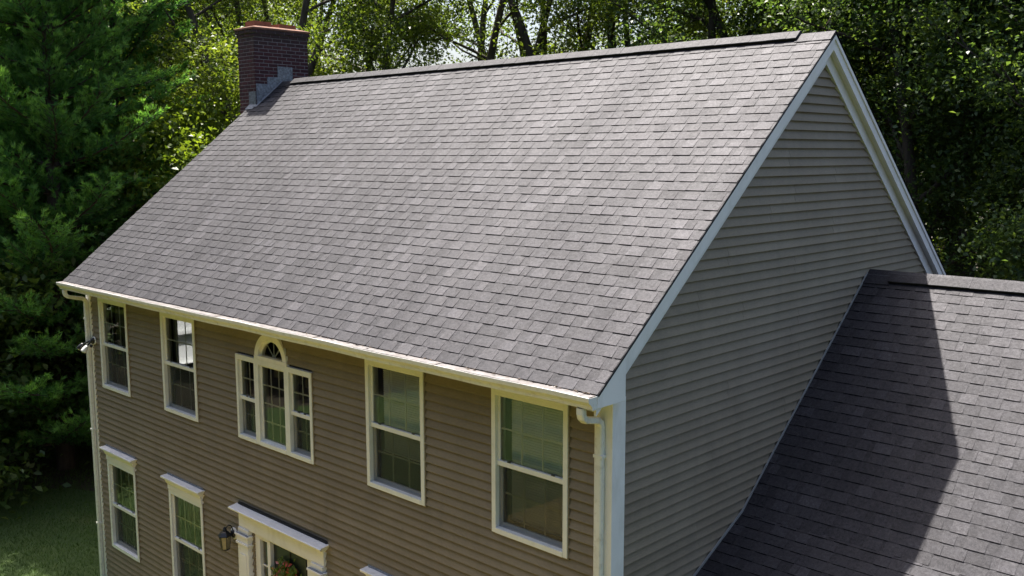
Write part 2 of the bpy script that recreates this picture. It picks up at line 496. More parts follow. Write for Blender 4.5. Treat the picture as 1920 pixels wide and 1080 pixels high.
# right gable wall with its boards
gw = MB()
gw.prism([(0, -.3), (YB, -.3), (YB, 5.3), (YR, ZR-.12), (0, 5.3)], -.05, -.004, 'x')
gable_wall = gw.build('gable_wall', M['sheath'], house)
RK = .36                                   # how far below the roof line the boards end
for k in range(k0, 200):
    z0 = Z_BASE+k*D4
    if z0 > ZR-RK-.02: break
    m = MB()
    z1 = min(z0+D4+.014, ZR-RK)
    def span(z):
        inset = max(0, (z-(ZE+SL*E_-RK))/SL)
        return max(.155, inset), min(YB-.155, YB-inset)
    a0, b0 = span(z0); a1, b1 = span(z1)
    if b0-a0 < .04: break
    pts0 = [(d, z0+h*(z1-z0)/(D4+.014)) for d, h in PROF]
    if (k-k0) % 2 == 0: joint = random.Random(k).uniform(.4, 3.6)
    cutsy = [None]+[c for c in (joint, joint+3.66) if a0+.35 < c < b0-.35]+[None]
    n = len(PROF)
    for q in range(len(cutsy)-1):
        m = MB(); va = []; vb = []
        lift = .0016 if q % 2 else 0.0
        for d, z in pts0:
            a, b = span(z)
            if b < a: a = b = (a+b)/2
            if cutsy[q] is not None: a = cutsy[q]-(.02 if q % 2 else 0)
            if cutsy[q+1] is not None: b = cutsy[q+1]
            va.append((d+(lift if d > .001 else 0), a, z)); vb.append((d+(lift if d > .001 else 0), b, z))
        m.add(va+vb, [tuple(reversed(range(n))), tuple(range(n, 2*n))]+[(i, (i+1) % n, (i+1) % n+n, i+n) for i in range(n)])
        m.build('siding_board', M['siding'], gable_wall)

# left and back walls, foundation
lw = MB()
SIDE = [(1.45, 2.45, 3.45, 4.72), (1.62, 2.62, .28, 1.95)]
ys = sorted({0.0, YB}|{v for o in SIDE for v in o[:2]}); zz = sorted({-.3, 5.1}|{v for o in SIDE for v in o[2:]})
for i in range(len(ys)-1):
    for j in range(len(zz)-1):
        cy_, cz = (ys[i]+ys[i+1])/2, (zz[j]+zz[j+1])/2
        if any(o[0] < cy_ < o[1] and o[2] < cz < o[3] for o in SIDE): continue
        lw.box(XW, XW+.12, ys[i], ys[i+1], zz[j], zz[j+1])
lw.prism([(0, 5.1), (YB, 5.1), (YB, 5.3), (YR, ZR-.15), (0, 5.3)], XW, XW+.12, 'x')
lw.build('end_wall', M['siding'], house)
MB().box(XW+.12, -.06, YB-.1, YB, -.3, 5.3).build('back_wall', M['siding'], house)
MB().box(XW+.03, -.03, .03, YB-.03, GZ-.3, -.3).build('foundation', M['concrete'], house)

# interior: floors, ceilings, partitions
it = MB()
it.box(XW+.13, -.07, .135, YB-.12, 2.55, 2.72)
it.box(XW+.13, -.07, .135, YB-.12, 5.06, 5.10)
for x in (-7.05, -4.35): it.box(x, x+.1, .14, 3.9, 2.73, 5.055)
it.box(XW+.13, -.07, 3.9, 4.0, 2.73, 5.055)
for x in (-7.0, -4.2): it.box(x, x+.1, .14, 4.2, .02, 2.545)
it.box(XW+.13, -.07, 4.2, 4.3, .02, 2.545)
it.build('interior_partition', M['inner'], house)
MB().box(XW+.13, -.07, .135, YB-.12, -.1, .015).build('interior_floor', M['floorboard'], house)

# corner boards
m = MB(); m.prism([(-.177, -.037), (.037, -.037), (.037, .161), (0.0, .161), (0.0, 0.0), (-.177, 0.0)], -.3, 5.112, 'z')
m.build('corner_board', M['white'], house, bevel=.004)
m = MB(); m.prism([(XW-.034, -.034), (XW+.14, -.034), (XW+.14, 0.0), (XW, 0.0), (XW, .14), (XW-.034, .14)], -.3, 5.112, 'z')
m.build('corner_board', M['white'], house, bevel=.004)
# frieze under the eave, soffit, fascia
MB().box(XW+.142, -.179, -.042, .002, 4.987, 5.112).build('frieze_board', M['white'], house, bevel=.004)
MB().box(XL+.03, XR-.03, -.372, .0, 5.114, 5.126).build('soffit', M['soffit'], house)
MB().box(XL+.004, XR-.026, -E_+.004, -.3725, 5.112, ZE-.018).build('fascia', M['white'], house)

# rake boards (front and back, on both ends) and the returns
def rake(x_out, sgn, front):
    # x_out: outer face; sgn +1 right end
    def yz(t, dz):  # t along: y
        return (t, roof_z(t)+dz)
    y0, y1 = (-E_, YR) if front else (YR, YB+E_)
    top, low = -.022, -.205
    a = MB(); xi = x_out-sgn*.024
    a.prism([yz(y0, top), yz(y1, top), yz(y1, low), yz(y0, low if not front else low)], min(x_out, xi), max(x_out, xi), 'x')
    o = a.build('rake_board', M['white'], house)
    b = MB(); xo = x_out+sgn*.016
    b.prism([yz(y0, top+.004), yz(y1, top+.004), yz(y1, top-.062), yz(y0, top-.062)], min(x_out+sgn*.001, xo), max(x_out+sgn*.001, xo), 'x')
    b.build('rake_moulding', M['white'], o)
    s = MB(); xw = 0.0 if sgn > 0 else XW
    s.prism([yz(y0+.02, low+.03), yz(y1, low+.03), yz(y1, low+.016), yz(y0+.02, low+.016)], min(xw, xi), max(xw, xi), 'x')
    s.build('rake_soffit', M['soffit'], house)
    f = MB(); xf = xw+sgn*.040
    yy0, yy1 = (0.0, YR) if front else (YR, YB)
    f.prism([yz(yy0, low+.014), yz(yy1, low+.014), yz(yy1, -RK-.0), yz(yy0, -RK-.0)], min(xw, xf), max(xw, xf), 'x')
    f.build('rake_frieze', M['white'], house)
for sgn, xo in ((1, XR-.018), (-1, XL+.018)):
    for fr in (True, False): rake(xo, sgn, fr)
for x0, x1 in ((.0, XR-.004), (XL+.004, XW)):
    m = MB(); m.prism([(-E_-.002, 5.113), (.024, 5.113), (.024, roof_z(.024)-.06), (-E_-.002, ZE-.055)], x0, x1, 'x')
    m.build('cornice_return', M['white'], house, bevel=.004)
    m = MB(); m.prism([(YB-.024, 5.113), (YB+E_+.002, 5.113), (YB+E_+.002, ZE-.055), (YB-.024, roof_z(YB-.024)-.06)], x0, x1, 'x')
    m.build('cornice_return', M['white'], house)
    
# ------------------------------------------------------------------ roofs
def slope_frame(ylow, zlow, ang):
    c, s = math.cos(ang), math.sin(ang)
    return Matrix(((1, 0, 0, 0), (0, c, -s, ylow), (0, s, c, zlow), (0, 0, 0, 1)))

def shingle_mesh(width, r, teeth=True):
    """one laminated strip: thin base sheet with raised tabs of uneven width; local x along the course, y up the slope, z out of the roof"""
    m = MB(); L = EXP+.03
    b0, t0 = .0026, .0068           # butt underside / top of the base sheet
    def slab(x0, x1, zlo, zhi, tint, taper=0.0, dy=0.0, edge=None):
        zb = .0005; zt = .0016+(zhi-t0)*.06
        vs = [(x0, dy, zlo), (x1, dy, zlo), (x1-taper, L, zb), (x0+taper, L, zb), (x0, dy, zhi), (x1, dy, zhi), (x1-taper, L, zt), (x0+taper, L, zt)]
        m.add(vs, [(4, 5, 6, 7), (1, 2, 6, 5), (3, 0, 4, 7)], tint)
        m.add(vs, [(0, 1, 5, 4)], tint if edge is None else edge)   # the cut edge shows black asphalt
    x = 0.0
    while x < width-1e-4:
        w = min(width-x, r.uniform(.22, .45))
        if width-x-w < .08: w = width-x
        slab(x, x+w, b0, t0, r.uniform(.2, .55), edge=.2); x += w
    x = r.uniform(-.08, .06)
    while x < width:
        w = r.uniform(.12, .25)
        a, b = max(x, 0.002), min(x+w, width-.002)
        if b-a > .02:
            slab(a, b, b0, t0+r.uniform(.0040, .0062), min(.82, max(.15, r.gauss(.5, .165))), min(.004, (b-a)/5), -r.uniform(.001, .005), 0.0)
        x += w+r.uniform(.05, .14)
    return m

SH_W = 1.0
variants = []
for i in range(40):
    variants.append(shingle_mesh(SH_W, random.Random(100+i)))
variant_mesh = [v.mesh('shingle', M['shingle']) for v in variants]

def project(p):
    d = np.array(p)-CAM; z = d@FW
    return 960+FPX*(d@RT)/z, 540-FPX*(d@UP)/z, z

def lay_roof(frame, x0, x1, length, seed):
    """list of (matrix, variant index or custom MB) for every shingle of a slope"""
    r = random.Random(seed); out = []
    n = int(math.ceil(length/EXP))
    off = 0
    for c in range(n):
        v = c*EXP
        off = (off+r.choice([.15, .3, .42, .55])+r.uniform(-.03, .03)) % SH_W
        x = x0-off
        while x < x1-1e-3:
            a, b = max(x, x0), min(x+SH_W, x1)
            if b-a > .03:
                wob = r.uniform(-.0025, .0025)
                Mx = frame @ Matrix.Translation((a, v+wob, r.uniform(0, .0008)))
                if b-a > SH_W-1e-3: out.append((Mx, r.randrange(40), SH_W, c))
                else: out.append((Mx, shingle_mesh(b-a, r), b-a, c))
            x += SH_W
    return out

main_fr = slope_frame(-E_-.012*0, ZE-.010, ANG)
LEN = (YR+E_)/CA
slab = MB()
tk = .03
def roof_slab(xa, xb, y0, z0, y1, z1, off, th):
    d = Vector((0, y1-y0, z1-z0)).normalized(); nrm = Vector((0, -d.z, d.y))
    if nrm.z < 0: nrm = -nrm
    p = [Vector((0, y0, z0))+nrm*off, Vector((0, y1, z1))+nrm*off, Vector((0, y1, z1))+nrm*(off-th), Vector((0, y0, z0))+nrm*(off-th)]
    return [(q.y, q.z) for q in p], xa, xb
m = MB(); m.prism(*roof_slab(XL+.004, XR-.004, -E_, ZE, YR, ZR, -.011, .014), 'x')
roof = m.build('roof', M['underlay'], house)
m = MB(); m.prism(*roof_slab(XL, XR, YB+E_, ZE, YR, ZR, 0, .024), 'x')
m.build('roof_back_slope', M['shingle'], house)

# side wing
WY, WZ = 5.255, 5.798
KY, KZ = 2.315, 3.398
S1 = (WZ-KZ)/(WY-KY); S2 = .485
A1, A2 = math.atan(S1), math.atan(S2)
LY = .35; LZ = KZ-S2*(KY-LY)
WX0, WX1 = .016, 7.2
m = MB()
m.prism([(LY, LZ-.011), (KY, KZ-.011), (WY, WZ-.011), (WY, WZ-.05), (KY, KZ-.05), (LY, LZ-.05)], WX0, WX1, 'x')
wing_roof = m.build('wing_roof', M['underlay'], house)
m = MB(); m.prism(*roof_slab(WX0, WX1, WY+4.2, WZ-S1*4.2, WY, WZ, 0, .03), 'x')
m.build('wing_back_slope', M['shingle'], house)
m = MB(); m.prism([(LY+.25, GZ-.1), (WY+3.9, GZ-.1), (WY+3.9, WZ-S1*3.9-.08), (WY, WZ-.1), (KY, KZ-.1), (LY+.25, LZ+.25*S2-.1)], .03, WX1-.15, 'x')
m.build('wing_wall', M['siding'], house)

pieces = []
for it_ in lay_roof(main_fr, XL, XR, LEN-.06, 3): pieces.append((roof,)+it_)
up_fr = slope_frame(KY, KZ-.010, A1)
for it_ in lay_roof(up_fr, WX0+.012, WX1, (WY-KY)/math.cos(A1)-.05, 5): pieces.append((wing_roof,)+it_)
lo_fr = slope_frame(LY, LZ-.010, A2)
nlow = (KY-LY)/math.cos(A2)
for it_ in lay_roof(lo_fr, WX0+.012, WX1, nlow-.02, 6): pieces.append((wing_roof,)+it_)
scored = []
for i, (par, Mx, var, w, c) in enumerate(pieces):
    cpt = Mx @ Vector((w/2, EXP/2, 0))
    px, py, pz = project(cpt)
    vis = -60 < px < 1980 and -20 < py < 1120
    scored.append((-(w/pz**2) if vis else 0, i))
scored.sort()
single = {i for s, i in scored[:300] if s < 0}
rest = {}
for i, (par, Mx, var, w, c) in enumerate(pieces):
    if i in single:
        me = variant_mesh[var] if isinstance(var, int) else var.mesh('shingle', M['shingle'])
        link(bpy.data.objects.new('shingle', me), par, Mx)
    else:
        src = variants[var] if isinstance(var, int) else var
        R = rest.setdefault(par.name, (par, MB()))[1]
        b = len(R.v)
        R.v += [tuple(Mx @ Vector(p)) for p in src.v]; R.f += [tuple(k+b for k in f) for f in src.f]; R.t += src.t
for par, R in rest.values():
    o = R.build('shingles', M['shingle'], par); o['kind'] = 'stuff'

# starter strip, drip edges
m = MB(); m.box(XL, XR, 0, .10, -.004, .0025); m.build('starter_strip', M['dark_edge'], roof, world=main_fr)
for x0, x1 in ((XR-.012, XR+.003), (XL-.003, XL+.012)):
    m = MB(); m.box(x0, x1, .0, LEN-.01, -.02, .004); m.build('drip_edge', M['dark_edge'], roof, world=main_fr)

# ridge vents and their cap shingles
def ridge(parent, yr, zr, ang, x0, x1, v0, v1, seed):
    r = random.Random(seed)
    c, s = math.cos(ang), math.sin(ang)
    def cap(xa, xb, h, half, tint, th=.006):
        q = MB()
        lo = (half*c, -half*s)
        P = []
        for x in (xa, xb):
            hh = h+(.002 if x == xb else 0)
            P += [(x, yr-lo[0], zr+lo[1]+hh), (x, yr-.02, zr-.012+hh), (x, yr, zr-.004+hh), (x, yr+.02, zr-.012+hh), (x, yr+lo[0], zr+lo[1]+hh)]
        P += [(x, y, z-th) for x, y, z in P]
        F = []
        for k in range(4): F += [(k, k+1, k+6, k+5), (k+10, k+15, k+16, k+11)]
        F += [(0, 5, 15, 10), (4, 14, 19, 9)]
        for k in range(4): F += [(k, k+10, k+11, k+1), (k+5, k+6, k+16, k+15)]
        q.add(P, F, tint); return q
    # flat cap pieces where the vent stops short of the gable
    x = x0
    while x < v0-.01:
        cap(x, min(v0, x+.15)+.01, .012, .17, r.uniform(.3, .7)).build('cap_shingle', M['shingle'], parent); x += .15
    x = v1
    while x < x1-.01:
        cap(x-.01, min(x1, x+.2), .012, .17, r.uniform(.3, .7)).build('cap_shingle', M['shingle'], parent); x += .2
    q = MB()
    lo = .118
    for sg in (-1, 1):
        q.prism([(yr, zr+.034), (yr+sg*lo*c, zr-lo*s+.034), (yr+sg*lo*c, zr-lo*s+.004), (yr, zr+.004)], v0, v1, 'x')
    q.build('ridge_vent', M['dark_edge'], parent)
    x = v0
    while x < v1-.01:
        e = min(v1, x+.245)
        cap(x-.006, e, .048+r.uniform(-.002, .002), .150, r.uniform(.2, .36), .010).build('cap_shingle', M['shingle'], parent)
        x = e
ridge(roof, YR, ZR, ANG, XL, XR, -10.72, -.30, 1)
ridge(wing_roof, WY, WZ, A1, WX0, WX1, .36, WX1, 2)
# flashing line where the wing meets the gable wall
m = MB()
for (y0, z0, y1, z1) in ((LY, LZ, KY, KZ), (KY, KZ, WY, WZ)):
    m.prism([(y0, z0+.0), (y1, z1+.0), (y1, z1+.032), (y0, z0+.032)], .028, .040, 'x')
m.build('wall_flashing', M['metal_edge'], wing_roof)

# ------------------------------------------------------------------ gutter and downspouts
def gutter(x0, x1):
    # K-style trough: profile in (y, z), open at the top
    yb = -E_-.004
    out = [(yb, 5.228), (yb, 5.108), (yb-.062, 5.108), (yb-.068, 5.140), (yb-.092, 5.165), (yb-.112, 5.182), (yb-.118, 5.214), (yb-.118, 5.226), (yb-.104, 5.226)]
    inn = [(yb-.104, 5.216), (yb-.112, 5.21), (yb-.106, 5.186), (yb-.088, 5.170), (yb-.064, 5.144), (yb-.058, 5.112), (yb-.005, 5.112), (yb-.005, 5.228)]
    poly = out+inn
    n = len(poly); m = MB()
    nseg = 24; vs = []
    for i in range(nseg+1):
        x = x0+(x1-x0)*i/nseg
        sag = .004*math.sin(i*1.7)+.003*math.sin(i*.6)
        vs += [(x, y, z+sag) for y, z in poly]
    fs = [(i*n+k, i*n+(k+1) % n, (i+1)*n+(k+1) % n, (i+1)*n+k) for i in range(nseg) for k in range(n)]
    m.add(vs, fs)
    g = m.build('gutter', M['gutter'], house)
    for xe in (x0, x1):
        e = MB(); e.prism(out[:8], xe-.0015, xe+.0015, 'x'); e.build('end_cap', M['gutter'], g)
    # pale cover strips over the trough
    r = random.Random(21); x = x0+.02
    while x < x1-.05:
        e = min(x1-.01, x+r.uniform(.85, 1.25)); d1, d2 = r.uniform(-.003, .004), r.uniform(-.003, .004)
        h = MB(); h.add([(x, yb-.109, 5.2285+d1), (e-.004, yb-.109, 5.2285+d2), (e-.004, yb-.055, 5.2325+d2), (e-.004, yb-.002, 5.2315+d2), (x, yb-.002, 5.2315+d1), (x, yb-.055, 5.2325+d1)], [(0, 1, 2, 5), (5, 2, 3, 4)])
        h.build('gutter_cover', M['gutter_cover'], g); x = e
    # leaf debris lying in the trough
    r = random.Random(4); d = MB()
    for _ in range(90):
        x = x0+(x1-x0)*r.random()**.3; y = yb+.004-abs(r.gauss(0, .022)); z = 5.236+r.uniform(-.002, .010); a = r.uniform(0, 6.28); L = r.uniform(.015, .04); w = L*.5
        ca, sa = math.cos(a), math.sin(a); t = r.uniform(-.01, .01)
        d.add([(x+L*ca, y+L*sa*.5, z+t), (x-w*sa, y+w*ca*.5, z), (x-L*ca, y-L*sa*.5, z-t), (x+w*sa, y-w*ca*.5, z)], [(0, 1, 2, 3)])
    d.box(x0+.01, x1-.01, yb-.056, yb-.008, 5.116, 5.172)
    o = d.build('leaf_debris', M['litter'], g); o['kind'] = 'stuff'
gutter(XL+.0, XR-.006)
def downspout(x, xo, ysurf, z_end):
    # rectangular pipe: outlet under the gutter, elbow back to the wall, long drop
    def rect(pts, w, d):
        m = MB(); vs = []; fs = []
        pts = [Vector(p) for p in pts]
        for i, p in enumerate(pts):
            t = (pts[min(i+1, len(pts)-1)]-pts[max(i-1, 0)]).normalized()
            a = Vector((1, 0, 0)); b = t.cross(a).normalized()
            for u, v in ((-.5, -.35), (-.5, .35), (-.35, .5), (.35, .5), (.5, .35), (.5, -.35), (.35, -.5), (-.35, -.5)):
                vs.append(p+a*u*w+b*v*d)
        for i in range(len(pts)-1):
            for k in range(8): fs.append((i*8+k, i*8+(k+1) % 8, (i+1)*8+(k+1) % 8, (i+1)*8+k))
        return m.add(vs, fs)
    yg = -E_-.045
    pts = [(xo, yg, 5.106), (xo, yg, 5.05), (xo, yg+.012, 5.012), (xo, yg+.045, 4.985), (x, (yg+ysurf)/2, 4.945), (x, ysurf-.045, 4.915), (x, ysurf-.012, 4.888), (x, ysurf, 4.85), (x, ysurf, 3.2)]
    d = rect(pts, .082, .062).build('downspout', M['gutter'], house)
    rect([(x, ysurf, 3.21), (x, ysurf, z_end)], .076, .056).build('lower_length', M['gutter'], d)
    for zz_ in (4.55, 2.6, .9):
        b = MB(); b.box(x-.052, x+.052, ysurf-.034, ysurf+.03, zz_, zz_+.03); b.build('strap', M['gutter'], d)
downspout(-.085, -.01, -.070, GZ+.1)
downspout(XW+.05, XW+.10, -.070, GZ+.1)

# ------------------------------------------------------------------ windows
def window(x0, x1, z0, z1, cols=3, rows=2, fixed=False, wide=.058, top_w=.07, bot_w=.095, parent=None, nested=None):
    w = empty('window', ((x0+x1)/2, 0, z0), house) if nested is None else nested
    F = MB()
    yo, yi = -.044, .11
    F.box(x0, x0+wide, yo, yi, z0, z1); F.box(x1-wide, x1, yo, yi, z0, z1)
    F.box(x0+wide, x1-wide, yo, yi, z1-top_w, z1); F.box(x0+wide, x1-wide, yo-.006, yi, z0, z0+bot_w*.6)
    F.build('frame', M['vinyl'], w, bevel=.003)
    ix0, ix1, iz0, iz1 = x0+wide, x1-wide, z0+bot_w*.6, z1-top_w
    def sash(zb, zt, y, rb, rt, screen):
        s = MB(); r_ = .028
        s.box(ix0, ix0+r_, y, y+.03, zb, zt); s.box(ix1-r_, ix1, y, y+.03, zb, zt)
        s.box(ix0+r_, ix1-r_, y, y+.03, zb, zb+rb); s.box(ix0+r_, ix1-r_, y, y+.03, zt-rt, zt)
        s.build('sash', M['vinyl'], w)
        gx0, gx1, gz0, gz1 = ix0+r_, ix1-r_, zb+rb, zt-rt
        p = MB(); p.add([(gx0, y+.014, gz0), (gx1, y+.014, gz0), (gx1, y+.014, gz1), (gx0, y+.014, gz1)], [(0, 1, 2, 3)])
        p.build('pane', M['glass'], w)
        for c in range(1, cols):
            xx = gx0+(gx1-gx0)*c/cols
            q = MB(); q.box(xx-.009, xx+.009, y+.019, y+.026, gz0, gz1); q.build('muntin', M['vinyl'], w)
        for c in range(1, rows):
            zz_ = gz0+(gz1-gz0)*c/rows
            q = MB(); q.box(gx0, gx1, y+.0185, y+.0255, zz_-.009, zz_+.009); q.build('muntin', M['vinyl'], w)
        if screen:
            q = MB(); q.add([(ix0, y-.024, zb), (ix1, y-.024, zb), (ix1, y-.024, zt-rt*.5), (ix0, y-.024, zt-rt*.5)], [(0, 1, 2, 3)])
            q.build('insect_screen', M['screen'], w)
    if fixed:
        sash(iz0, iz1, .0, .03, .03, False)
    else:
        zm = iz0+(iz1-iz0)*.485
        sash(zm-.005, iz1, .0, .042, .018, False)
        sash(iz0, zm+.03, .035, .045, .035, True)
        q = MB(); q.box(ix0, ix1, -.014, .0, zm-.018, zm+.034); q.build('meeting_rail', M['vinyl'], w, bevel=.003)
        for xx in (ix0+.16, ix1-.16):
            q = MB(); q.box(xx-.02, xx+.02, -.012, -.002, zm+.0345, zm+.046); q.build('sash_lock', M['black'], w)
    return w

def j_channel(w, x0, x1, z0, z1):
    q = MB(); t = .012
    for a, b, c, d in ((x0-t, x0-.001, z0-t, z1), (x1+.001, x1+t, z0-t, z1), (x0-.001, x1+.001, z0-t, z0-.001)):
        q.box(a, b, -.034, .0, c, d)
    q.build('siding_channel', M['siding'], w)

for x in UPX:
    w = window(x, x+WW, WZ0, WZ1); j_channel(w, x, x+WW, WZ0, WZ1)
def head_cap(w, x0, x1, z):
    q = MB()
    q.box(x0, x1, -.056, .0, z, z+.085)
    q.build('head_board', M['white'], w, bevel=.003)
    q = MB(); xe = .075
    prof = [(0, z+.086), (-.062, z+.086), (-.076, z+.11), (-.085, z+.14), (-.110, z+.168), (-.132, z+.180), (-.136, z+.205), (-.128, z+.212), (0, z+.220)]
    ins = [.0, .0, .012, .02, .045, .064, .068, .062, .062]
    va = [(x0-i, y, zz_) for (y, zz_), i in zip(prof, ins)]; vb = [(x1+i, y, zz_) for (y, zz_), i in zip(prof, ins)]
    n = len(prof)
    q.add(va+vb, [tuple(range(n)), tuple(reversed(range(n, 2*n)))]+[(i, i+n, (i+1) % n+n, (i+1) % n) for i in range(n)])
    q.build('head_cornice', M['white'], w)
    q = MB(); q.box(x0-.03, x1+.03, -.034, -.027, z+.221, z+.25); q.build('head_flashing', M['grime'], w)
for x in UPX:
    w = window(x, x+WW, LOZ0, LOZ1); head_cap(w, x, x+WW, LOZ1+.002); j_channel(w, x, x+WW, LOZ0, LOZ1)

# three-part window with the half-round light
pw = empty('window', (ARC[0], 0, PAL[2]), house)
tag(pw, 'three-part window with a half-round fanlight above its middle')
xa, xb = ARC[0]-.36, ARC[0]+.36
window(PAL[0], xa-.005, PAL[2], PAL[3], 2, 2, nested=pw, wide=.05)
window(xb+.005, PAL[1], PAL[2], PAL[3], 2, 2, nested=pw, wide=.05)
window(xa-.004, xb+.004, PAL[2]+.001, PAL[3]-.001, 3, 4, fixed=True, nested=pw, wide=.055)
j_channel(pw, PAL[0], PAL[1], PAL[2], PAL[3])
def arc_band(r0, r1, ya, yb, n=28, zoff=0):
    q = MB(); vs = []; fs = []
    for i in range(n+1):
        t = math.pi*i/n
        for rr, y in ((r0, ya), (r1, ya), (r1, yb), (r0, yb)):
            vs.append((ARC[0]+rr*math.cos(t), y, ARC[1]+.014+zoff+rr*math.sin(t)))
    for i in range(n):
        for k in range(4): fs.append((i*4+k, i*4+(k+1) % 4, (i+1)*4+(k+1) % 4, (i+1)*4+k))
    fs += [(0, 1, 2, 3), (n*4+3, n*4+2, n*4+1, n*4)]
    return q.add(vs, fs)
arc_band(.30, .385, -.046, .02).build('arch_trim', M['white'], pw)
arc_band(.265, .299, -.012, .04).build('arch_frame', M['vinyl'], pw)
q = MB(); q.box(ARC[0]-.385, ARC[0]+.385, -.052, .03, PAL[3]+.002, PAL[3]+.052); q.build('arch_sill', M['white'], pw, bevel=.003)
q = MB(); q.add([(ARC[0], .012, ARC[1]+.06)]+[(ARC[0]+.27*math.cos(math.pi*i/24), .012, ARC[1]+.06+.22*math.sin(math.pi*i/24)) for i in range(25)], [(0, i+1, i+2) for i in range(24)])
q.build('pane', M['glass'], pw)
for a in (45, 90, 135):
    q = MB(); t = math.radians(a); c0 = Vector((ARC[0], .018, ARC[1]+.06))
    d = Vector((math.cos(t), 0, math.sin(t))); n_ = Vector((-d.z, 0, d.x))*.009
    e = c0+d*.235
    q.add([c0-n_, e-n_, e+n_, c0+n_]+[p+Vector((0, .008, 0)) for p in (c0-n_, e-n_, e+n_, c0+n_)], [(0, 1, 2, 3), (4, 7, 6, 5), (0, 4, 5, 1), (3, 2, 6, 7)])
    q.build('muntin', M['vinyl'], pw)
arc_band(.02, .045, .016, .024, 12, .045).build('fan_hub', M['vinyl'], pw)

# side windows in the end wall; lower one added to show a bright patch
for y0, y1, z0, z1 in SIDE:
    w = empty('side_window', (XW, y0, z0), house)
    q = MB(); t = .07
    q.box(XW-.03, XW+.16, y0, y0+t, z0, z1); q.box(XW-.03, XW+.16, y1-t, y1, z0, z1)
    q.box(XW-.03, XW+.17, y0+t, y1-t, z0, z0+t); q.box(XW-.03, XW+.16, y0+t, y1-t, z1-t, z1)
    q.box(XW+.02, XW+.08, y0+t, y1-t, (z0+z1)/2-.03, (z0+z1)/2+.03)
    q.box(XW+.03, XW+.07, (y0+y1)/2-.09, (y0+y1)/2-.06, z0+t, z1-t)
    q.build('frame', M['vinyl'], w)
    q = MB(); q.add([(XW+.05, y0+t, z0+t), (XW+.05, y1-t, z0+t), (XW+.05, y1-t, z1-t), (XW+.05, y0+t, z1-t)], [(0, 1, 2, 3)]); q.build('pane', M['glass'], w)
    q = MB(); q.add([(XW+.1, y0+t, z0+t), (XW+.1, y1-t, z0+t), (XW+.1, y1-t, z1-t), (XW+.1, y0+t, z1-t)], [(0, 1, 2, 3)]); q.build('pane_glow_sheet', M['glow_sheet'], w)  # translucent sheet added so the pane glows grey-white in the sun

# ------------------------------------------------------------------ front door and its surround
ent = empty('entrance', ((DOOR[0]+DOOR[1])/2, 0, 0), house)
tag(ent, 'cream door surround with pilasters, cornice and one narrow sidelight')
dx0, dx1 = DOOR[0], DOOR[1]
q = MB()
q.box(-6.60, -4.56, -.060, .0, 2.125, 2.32)
q.build('entablature', M['white'], ent, bevel=.003)
q = MB()
prof = [(0, 2.321), (-.060, 2.321), (-.075, 2.338), (-.085, 2.35), (-.135, 2.378), (-.165, 2.39), (-.172, 2.412), (-.16, 2.42), (0, 2.445)]
ins = [0, 0, .01, .02, .06, .09, .095, .085, .085]
va = [(-6.60-i, y, z) for (y, z), i in zip(prof, ins)]; vb = [(-4.56+i, y, z) for (y, z), i in zip(prof, ins)]
n = len(prof); q.add(va+vb, [tuple(range(n)), tuple(reversed(range(n, 2*n)))]+[(i, i+n, (i+1) % n+n, (i+1) % n) for i in range(n)])
cornice = q.build('cornice', M['white'], ent)
q = MB(); q.box(-6.63, -4.51, -.045, -.016, 2.446, 2.462); q.box(-6.63, -4.51, -.034, -.027, 2.4625, 2.485); q.build('cornice_flashing', M['tar'], cornice)
rr = random.Random(3)
for x0, x1 in ((-6.595, -6.325), (-4.83, -4.565)):
    q = MB(); q.box(x0, x1, -.09, .0, -.02, 1.89); 
    q.box(x0+.05, x1-.05, -.098, -.0905, .3, 1.76)
    pl = q.build('pilaster', M['white'], ent, bevel=.004)
    q = MB(); q.box(x0-.02, x1+.02, -.112, .0, 1.895, 1.93); q.box(x0-.008, x1+.008, -.1, .0, 1.931, 2.02); q.box(x0-.03, x1+.03, -.122, .0, 2.021, 2.05); q.box(x0, x1, -.08, .0, 2.0555, 2.123)
    q.build('capital', M['white'], pl, bevel=.003)
    q = MB(); q.box(x0-.015, x1+.015, -.112, -.082, 2.0505, 2.0545); q.build('weathered_ledge', M['grime'], pl)
q = MB()
q.box(-6.322, -6.16, -.0, .10, 0, 2.122); q.box(-5.975, -5.90, .0, .10, 0, 2.122); q.box(-5.015, -4.80, -.0, .10, 0, 2.122)
q.box(-6.16, -5.975, .0, .10, 2.04, 2.122); q.box(-5.90, -5.015, .0, .10, 2.07, 2.122); q.box(-6.16, -5.975, .0, .10, 0, .5)
q.build('door_frame', M['white'], ent)
for i in range(4):
    z0 = .5+i*.385; q = MB(); q.add([(-6.155, .05, z0+.012), (-5.98, .05, z0+.012), (-5.98, .05, z0+.373), (-6.155, .05, z0+.373)], [(0, 1, 2, 3)]); q.build('pane', M['glass'], ent)
    if i: q = MB(); q.box(-6.158, -5.977, .04, .06, z0-.011, z0+.011); q.build('muntin', M['white'], ent)
q = MB(); q.box(-5.895, -5.02, .055, .095, .0, 2.065)
door = q.build('door', M['door'], ent)
for zc in (.15, .95, 1.55):
    for xc in (-5.8, -5.42):
        q = MB(); q.box(xc, xc+.31, .045, .0545, zc, zc+.48); q.build('door_panel', M['door'], door, bevel=.008)
q = MB(); q.lathe([(.012, 0), (.012, .035), (.03, .04), (.034, .06), (.02, .075)], (-5.09, .055, 1.0), (0, -1, 0), 12); q.build('door_knob', M['chrome'], door, True)
q = MB(); q.box(-6.5, -4.6, -1.0, -.1, GZ, -.03); q.build('door_step', M['concrete'], ent)

